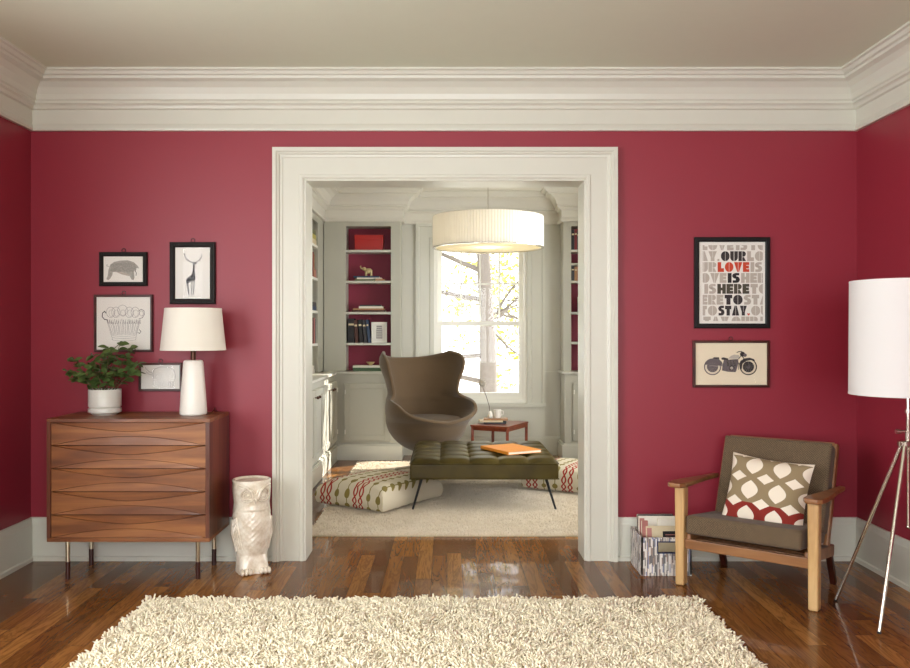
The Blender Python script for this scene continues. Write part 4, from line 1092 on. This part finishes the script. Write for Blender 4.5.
# ------------------------------------------------------------------ EGG CHAIR
ec = (-.185, 2.86, .010)
t = thing('egg_chair', 'taupe wool high-backed egg chair facing the room behind the bench', 'chair', ec, math.radians(30))
ZK = np.array([.20, .22, .26, .32, .38, .44, .485, .505, .53, .56, .60, .64, .665, .69, .76, .85, .94, 1.03, 1.10, 1.135])
AL = np.array([180, 180, 180, 180, 180, 180, 180, 156, 142, 134, 128, 122, 112, 98, 93, 95, 99, 100, 90, 70])
RX = np.array([.05, .14, .22, .29, .335, .36, .37, .37, .37, .37, .365, .36, .352, .345, .345, .365, .398, .418, .412, .375])
RY = np.array([.05, .16, .26, .33, .365, .385, .39, .39, .39, .385, .378, .372, .365, .36, .36, .365, .375, .385, .385, .38])
def egg(u, v):
    s = u * (len(ZK) - 1); z = float(np.interp(s, range(len(ZK)), ZK)); rx = float(np.interp(s, range(len(ZK)), RX)); ry = float(np.interp(s, range(len(ZK)), RY)); al = math.radians(float(np.interp(s, range(len(ZK)), AL)))
    k = (v*2-1); ph = k * al                  # 0 = back (+Y)
    yoff = .10 * max(0, (z - .55)) - .0
    x = rx * math.sin(ph); y = ry * math.cos(ph) + yoff
    if z > .9: z += (.062 * abs(k)**2.0 - .068) * (z - .9) / .2
    if .46 < z < .72 and abs(k) > .45:
        g = ((abs(k) - .45) / .55) ** 1.5 * math.sin(PI*(z-.46)/.26) ** .7
        x *= 1 + .33 * g; y *= 1 + .17 * g; z += .02 * g
    return (x, y, z)
NU = len(ZK) * 2 - 1
mb = MB().grid(egg, NU, 49)
# bottom cap
mb.add([egg(0, j/48) for j in range(48)], [tuple(range(48))])
sh = mk('shell', mb, M['eggfab'], t, smooth=True, weld=True)
so = sh.modifiers.new('solid', 'SOLIDIFY'); so.thickness = .034; so.offset = -1
sb = sh.modifiers.new('sub', 'SUBSURF'); sb.levels = 2; sb.render_levels = 2
def seat(u, v, s):
    a = 2*PI*v; r = u
    x = .30 * r * math.cos(a); y = .30 * r * math.sin(a) * (1 if math.sin(a) > 0 else 1.12)
    return (x, y - .03, .508 + s * .026 * max(0, (1 - r**4)) ** .5)
mk('seat_cushion', MB().grid(lambda u, v: seat(u, v, 1), 14, 41).grid(lambda u, v: seat(u, v, -1), 14, 41), M['welt'], t, smooth=True, weld=True)
mk('pedestal', MB().lathe([(.028, .07), (.028, .24)], 20), M['steel'], t, smooth=True)
for i in range(4):
    a = PI/4 + i*PI/2; c_, s_ = math.cos(a), math.sin(a)
    mk('base_foot', MB().obox((0, 0, .085), (.30*c_, .30*s_, .035), .04, .03, w2=.03, h2=.016).tube([(.285*c_, .285*s_, .018), (.285*c_, .285*s_, .04)], .014, 10), M['steel'], t, bevel=.004)

# ------------------------------------------------------------------ SIDE TABLE
fc, rc, lc, bc = Vector((.583, 3.25)), Vector((.828, 3.75)), Vector((.225, 3.43)), Vector((.470, 3.93))
c0 = (fc + bc) / 2
t = thing('side_table', 'small red teak side table between the egg chair and the window', 'table', (c0.x, c0.y, .0)); q = [p - c0 for p in (fc, rc, bc, lc)]
zt2 = .397
def ring_(s, z): return [(p.x*s, p.y*s, z) for p in q]
mk('table_top', MB().add(ring_(1, zt2-.018) + ring_(1, zt2), [(0,1,2,3), (7,6,5,4)] + [(i, (i+1)%4, (i+1)%4+4, i+4) for i in range(4)]), M['teak'], t, bevel=.004)
ap = MB()
for i in range(4): a, b = q[i]*.93, q[(i+1)%4]*.93; ap.obox((a.x, a.y, zt2-.035), (b.x, b.y, zt2-.035), .018, .034)
mk('apron', ap, M['teak'], t)
for p in q: mk('leg', MB().obox((p.x*.92, p.y*.92, 0), (p.x*.92, p.y*.92, zt2-.018), .028, .028, up=(0,1,0)), M['teak'], t, bevel=.003)
g = 'books on the side table'
lying(.36, .58, zt2, .018, 3.49, 'charcoal', 'charcoal magazine-thin book lowest on the side table', g, d=.2, rz=-.1)
lying(.33, .55, zt2+.0184, .016, 3.48, 'cream', 'cream book in the middle of the side table stack', g, d=.18, rz=.1)
lying(.36, .60, zt2+.0348, .014, 3.50, 'tan', 'tan book on top of the side table stack', g, d=.16, rz=-.05)
zc = zt2 + .0492
t = thing('mug', 'small white ceramic mug on the side table books', 'cup', (.50, 3.58, zc))
mk('cup', MB().lathe([(.028, 0), (.034, .004), (.038, .03), (.038, .088), (.035, .088), (.034, .03), (.03, .008), (0, .006)], 32), M['ceramic'], t, smooth=True)
mk('handle', MB().tube([(.036, 0, .075), (.058, 0, .07), (.06, 0, .04), (.036, 0, .028)], .005, 8), M['ceramic'], t, smooth=True)
t = thing('bud_vase', 'small white vase holding a single round dried bloom on the side table', 'vase', (.43, 3.58, zc))
mk('vase_body', MB().lathe([(.02, 0), (.026, .006), (.028, .03), (.02, .055), (.012, .066), (.014, .072), (.010, .072), (.009, .06), (0, .05)], 28), M['ceramic'], t, smooth=True)
st = [(0, 0, .02), (-.01, 0, .12), (-.04, 0, .22), (-.075, 0, .31)]
mk('stem', MB().tube(st, .003, 8), M['bronze'], t, smooth=True)
bl = MB().sphere((-.082, 0, .345), (.030, .024, .030), 0, 18, 12)
r2 = random.Random(2)
for i in range(90):
    a = r2.uniform(0, 2*PI); b = math.acos(r2.uniform(-1, 1)); dv = Vector((math.sin(b)*math.cos(a), math.sin(b)*math.sin(a), math.cos(b))); p0 = Vector((-.082, 0, .345))
    bl.tube([p0 + dv*.024, p0 + dv*.044], [.0016, .0008], 4)
mk('bloom', bl, M['inklight'], t, smooth=True)

# ------------------------------------------------------------------ PENDANT
pxx, pyy = WX(488, 2.1), 2.10
t = thing('pendant_lamp', 'wide white pleated drum pendant hanging before the window', 'lamp', (pxx, pyy, 0))
R = .452; zb, zt_ = 1.992, 2.242
sm = MB(); n = 240; v = []
for i in range(n):
    a = 2*PI*i/n; rr = R + (.0022 if i % 2 else -.0014)
    for z in (zb, zt_): v.append((rr*math.cos(a), rr*math.sin(a), z))
for i in range(n):
    a = 2*PI*i/n; rr = R - .006
    for z in (zb, zt_): v.append((rr*math.cos(a), rr*math.sin(a), z))
f = []
for i in range(n):
    j_ = (i+1) % n; f += [(2*i, 2*j_, 2*j_+1, 2*i+1), (2*n+2*i, 2*n+2*i+1, 2*n+2*j_+1, 2*n+2*j_), (2*i+1, 2*j_+1, 2*n+2*j_+1, 2*n+2*i+1), (2*i, 2*n+2*i, 2*n+2*j_, 2*j_)]
sm.add(v, f)
M['pshade'] = leafmat('pleated_white_fabric', S(244, 240, 230), S(248, 244, 236), .45)
mk('drum_shade', sm, M['pshade'], t)
mk('metal_ring', MB().lathe([(R+.004, zb-.006), (R+.004, zb), (R-.018, zb), (R-.018, zb-.006), (R+.004, zb-.006)], 96), M['steel'], t, smooth=True)
mk('diffuser', MB().lathe([(0, zb+.004), (R-.02, zb+.004), (R-.02, zb+.010), (0, zb+.010)], 64), M['glow'], t, smooth=True)
mk('cord', MB().tube([(0, 0, zt_-.02), (0, 0, ZC-.02)], .003, 8), M['steel'], t)
mk('spider', MB().tube([(-R+.01, 0, zt_-.02), (R-.01, 0, zt_-.02)], .004, 8).tube([(0, -R+.01, zt_-.02), (0, R-.01, zt_-.02)], .004, 8), M['steel'], t)
mk('ceiling_rose', MB().lathe([(.06, ZC-.02), (.06, ZC-.001)], 32), M['steel'], t, smooth=True)
bulb = mk('bulb', MB().sphere((0, 0, 2.12), .04), M['glow'], t, smooth=True)

# ------------------------------------------------------------------ OUTSIDE
struct(mk('ground_outside', B(-30, 30, FY + .3, 60, -1.1, -.9), M['ground']))
def tree(label, x, y, h, r0, seed, nb, leafn, spread=1.):
    rr = random.Random(seed); t = thing('garden_tree', label, 'tree', (x, y, -.9)); w_ = MB(); lf = MB()
    w_.tube([(.05*math.sin(i*.5), .03*math.sin(i*.8), h*i/17) for i in range(18)], [r0*(1.05 - .85*i/17) for i in range(18)], 12)
    ends = []
    def branch(p, d, L, r, lv):
        pts = [p]; dd = d.copy()
        for i in range(5):
            dd = (dd + Vector((rr.uniform(-.35, .35), rr.uniform(-.35, .35), rr.uniform(-.22, .18)))).normalized(); pts.append(pts[-1] + dd*L/5)
        w_.tube(pts, [r*(1-.14*i) for i in range(6)], 6)
        if lv < 3:
            for i in (2, 3, 4, 5):
                for _ in range(1 + (lv == 0)):
                    nd = (dd + Vector((rr.uniform(-1, 1), rr.uniform(-1, 1), rr.uniform(-.5, .6)))).normalized(); branch(pts[i], nd, L*.55, r*.5, lv+1)
        else: ends.append(pts[-1])
        if lv >= 1: ends.append(pts[3])
    for i in range(nb):
        z = h*(.18 + .75*i/nb); a = rr.uniform(0, 2*PI); L = h*.36*spread*(1 - .45*i/nb)
        branch(Vector((0, 0, z)), Vector((math.cos(a), math.sin(a)*.7, rr.uniform(-.1, .35))).normalized(), L, r0*.3, 0)
    for i in range(leafn):
        p = rr.choice(ends) + Vector((rr.gauss(0, .12), rr.gauss(0, .12), rr.gauss(0, .12)))
        if rr.random() > .35 and math.sin(p.x*2.3+seed) + math.cos(p.z*2.1+p.y) < -.5: continue
        s = rr.uniform(.05, .10); a = Vector((rr.uniform(-1,1), rr.uniform(-1,1), rr.uniform(-1,1))).normalized(); b = a.orthogonal().normalized()
        lf.add([p - a*s, p + b*s*.5, p + a*s, p - b*s*.5], [(0,1,2,3)])
    mk('trunk', w_, M['bark'], t, smooth=True)
    if leafn: mk('foliage', lf, M['treeleaf'], t)
tree('thick grey trunk with yellow-green leaves seen straight through the window', .66, 9.6, 7.5, .17, 11, 12, 12000)
tree('thin spreading branches outside, left of the thick trunk', -1.3, 13.5, 6.5, .10, 5, 10, 5000, 1.2)
tree('pale leafy tree outside, right of the thick trunk', 4.2, 17.0, 8.5, .13, 8, 11, 4200, 1.1)

# ------------------------------------------------------------------ CAMERA, LIGHT
cam = bpy.data.cameras.new('camera'); co_ = bpy.data.objects.new('camera', cam); C.objects.link(co_)
co_.location = (0, -CAMD, CAMH); co_.rotation_euler = (PI/2, 0, 0)
cam.sensor_width = 36; cam.lens = F * 36 / 910; cam.shift_x = 8/910; cam.shift_y = -1/910; cam.clip_start = .02
sc = bpy.context.scene; sc.camera = co_
def area(name, loc, rot, sx, sy, power, col):
    l = bpy.data.lights.new(name, 'AREA'); l.shape = 'RECTANGLE'; l.size = sx; l.size_y = sy; l.energy = power; l.color = col
    o = bpy.data.objects.new(name, l); C.objects.link(o); o.location = loc; o.rotation_euler = rot; return o
area('window_light_left', (XL - .14, -3.3, 1.475), (0, -PI/2, 0), 1.85, 2.6, 142, (.95, .98, 1))
area('window_light_behind', (0, YB - .14, 1.475), (PI/2, 0, 0), 3.8, 1.85, 158, (.95, .98, 1))
area('window_light_far_right', (FXR + .14, 1.5, 1.475), (0, PI/2, 0), 1.75, 1.9, 80, (.98, .99, 1))
pt = area('window_portal', ((wx0+wx1)/2, FY + .13, (wz0+wz1)/2), (-PI/2, 0, 0), wx1-wx0, wz1-wz0, 1, (1, 1, 1)); pt.data.cycles.is_portal = True
pb = bpy.data.lights.new('pendant_bulb_light', 'POINT'); pb.energy = 7; pb.color = (1, .93, .82); pb.shadow_soft_size = .05
po = bpy.data.objects.new('pendant_bulb_light', pb); C.objects.link(po); po.location = (WX(488, 2.1), 2.10, 2.06)
s = bpy.data.lights.new('sun', 'SUN'); s.energy = 13; s.angle = .01; s.color = (1, .95, .86)
so_ = bpy.data.objects.new('sun', s); C.objects.link(so_)
so_.rotation_euler = Vector((-1, -.8, -.95)).to_track_quat('-Z', 'Y').to_euler()
w_ = bpy.data.worlds.new('world'); sc.world = w_; w_.use_nodes = True
w_.node_tree.nodes['Background'].inputs[0].default_value = (.93, .96, 1, 1); w_.node_tree.nodes['Background'].inputs[1].default_value = 5.0
sc.view_settings.view_transform = 'Standard'; sc.view_settings.look = 'None'; sc.view_settings.gamma = 1; sc.view_settings.exposure = -.09; sc.view_settings.use_curve_mapping = False
sc.cycles.use_denoising = True; sc.cycles.max_bounces = 10; sc.cycles.diffuse_bounces = 6; sc.cycles.transparent_max_bounces = 12; sc.cycles.caustics_reflective = False; sc.cycles.caustics_refractive = False
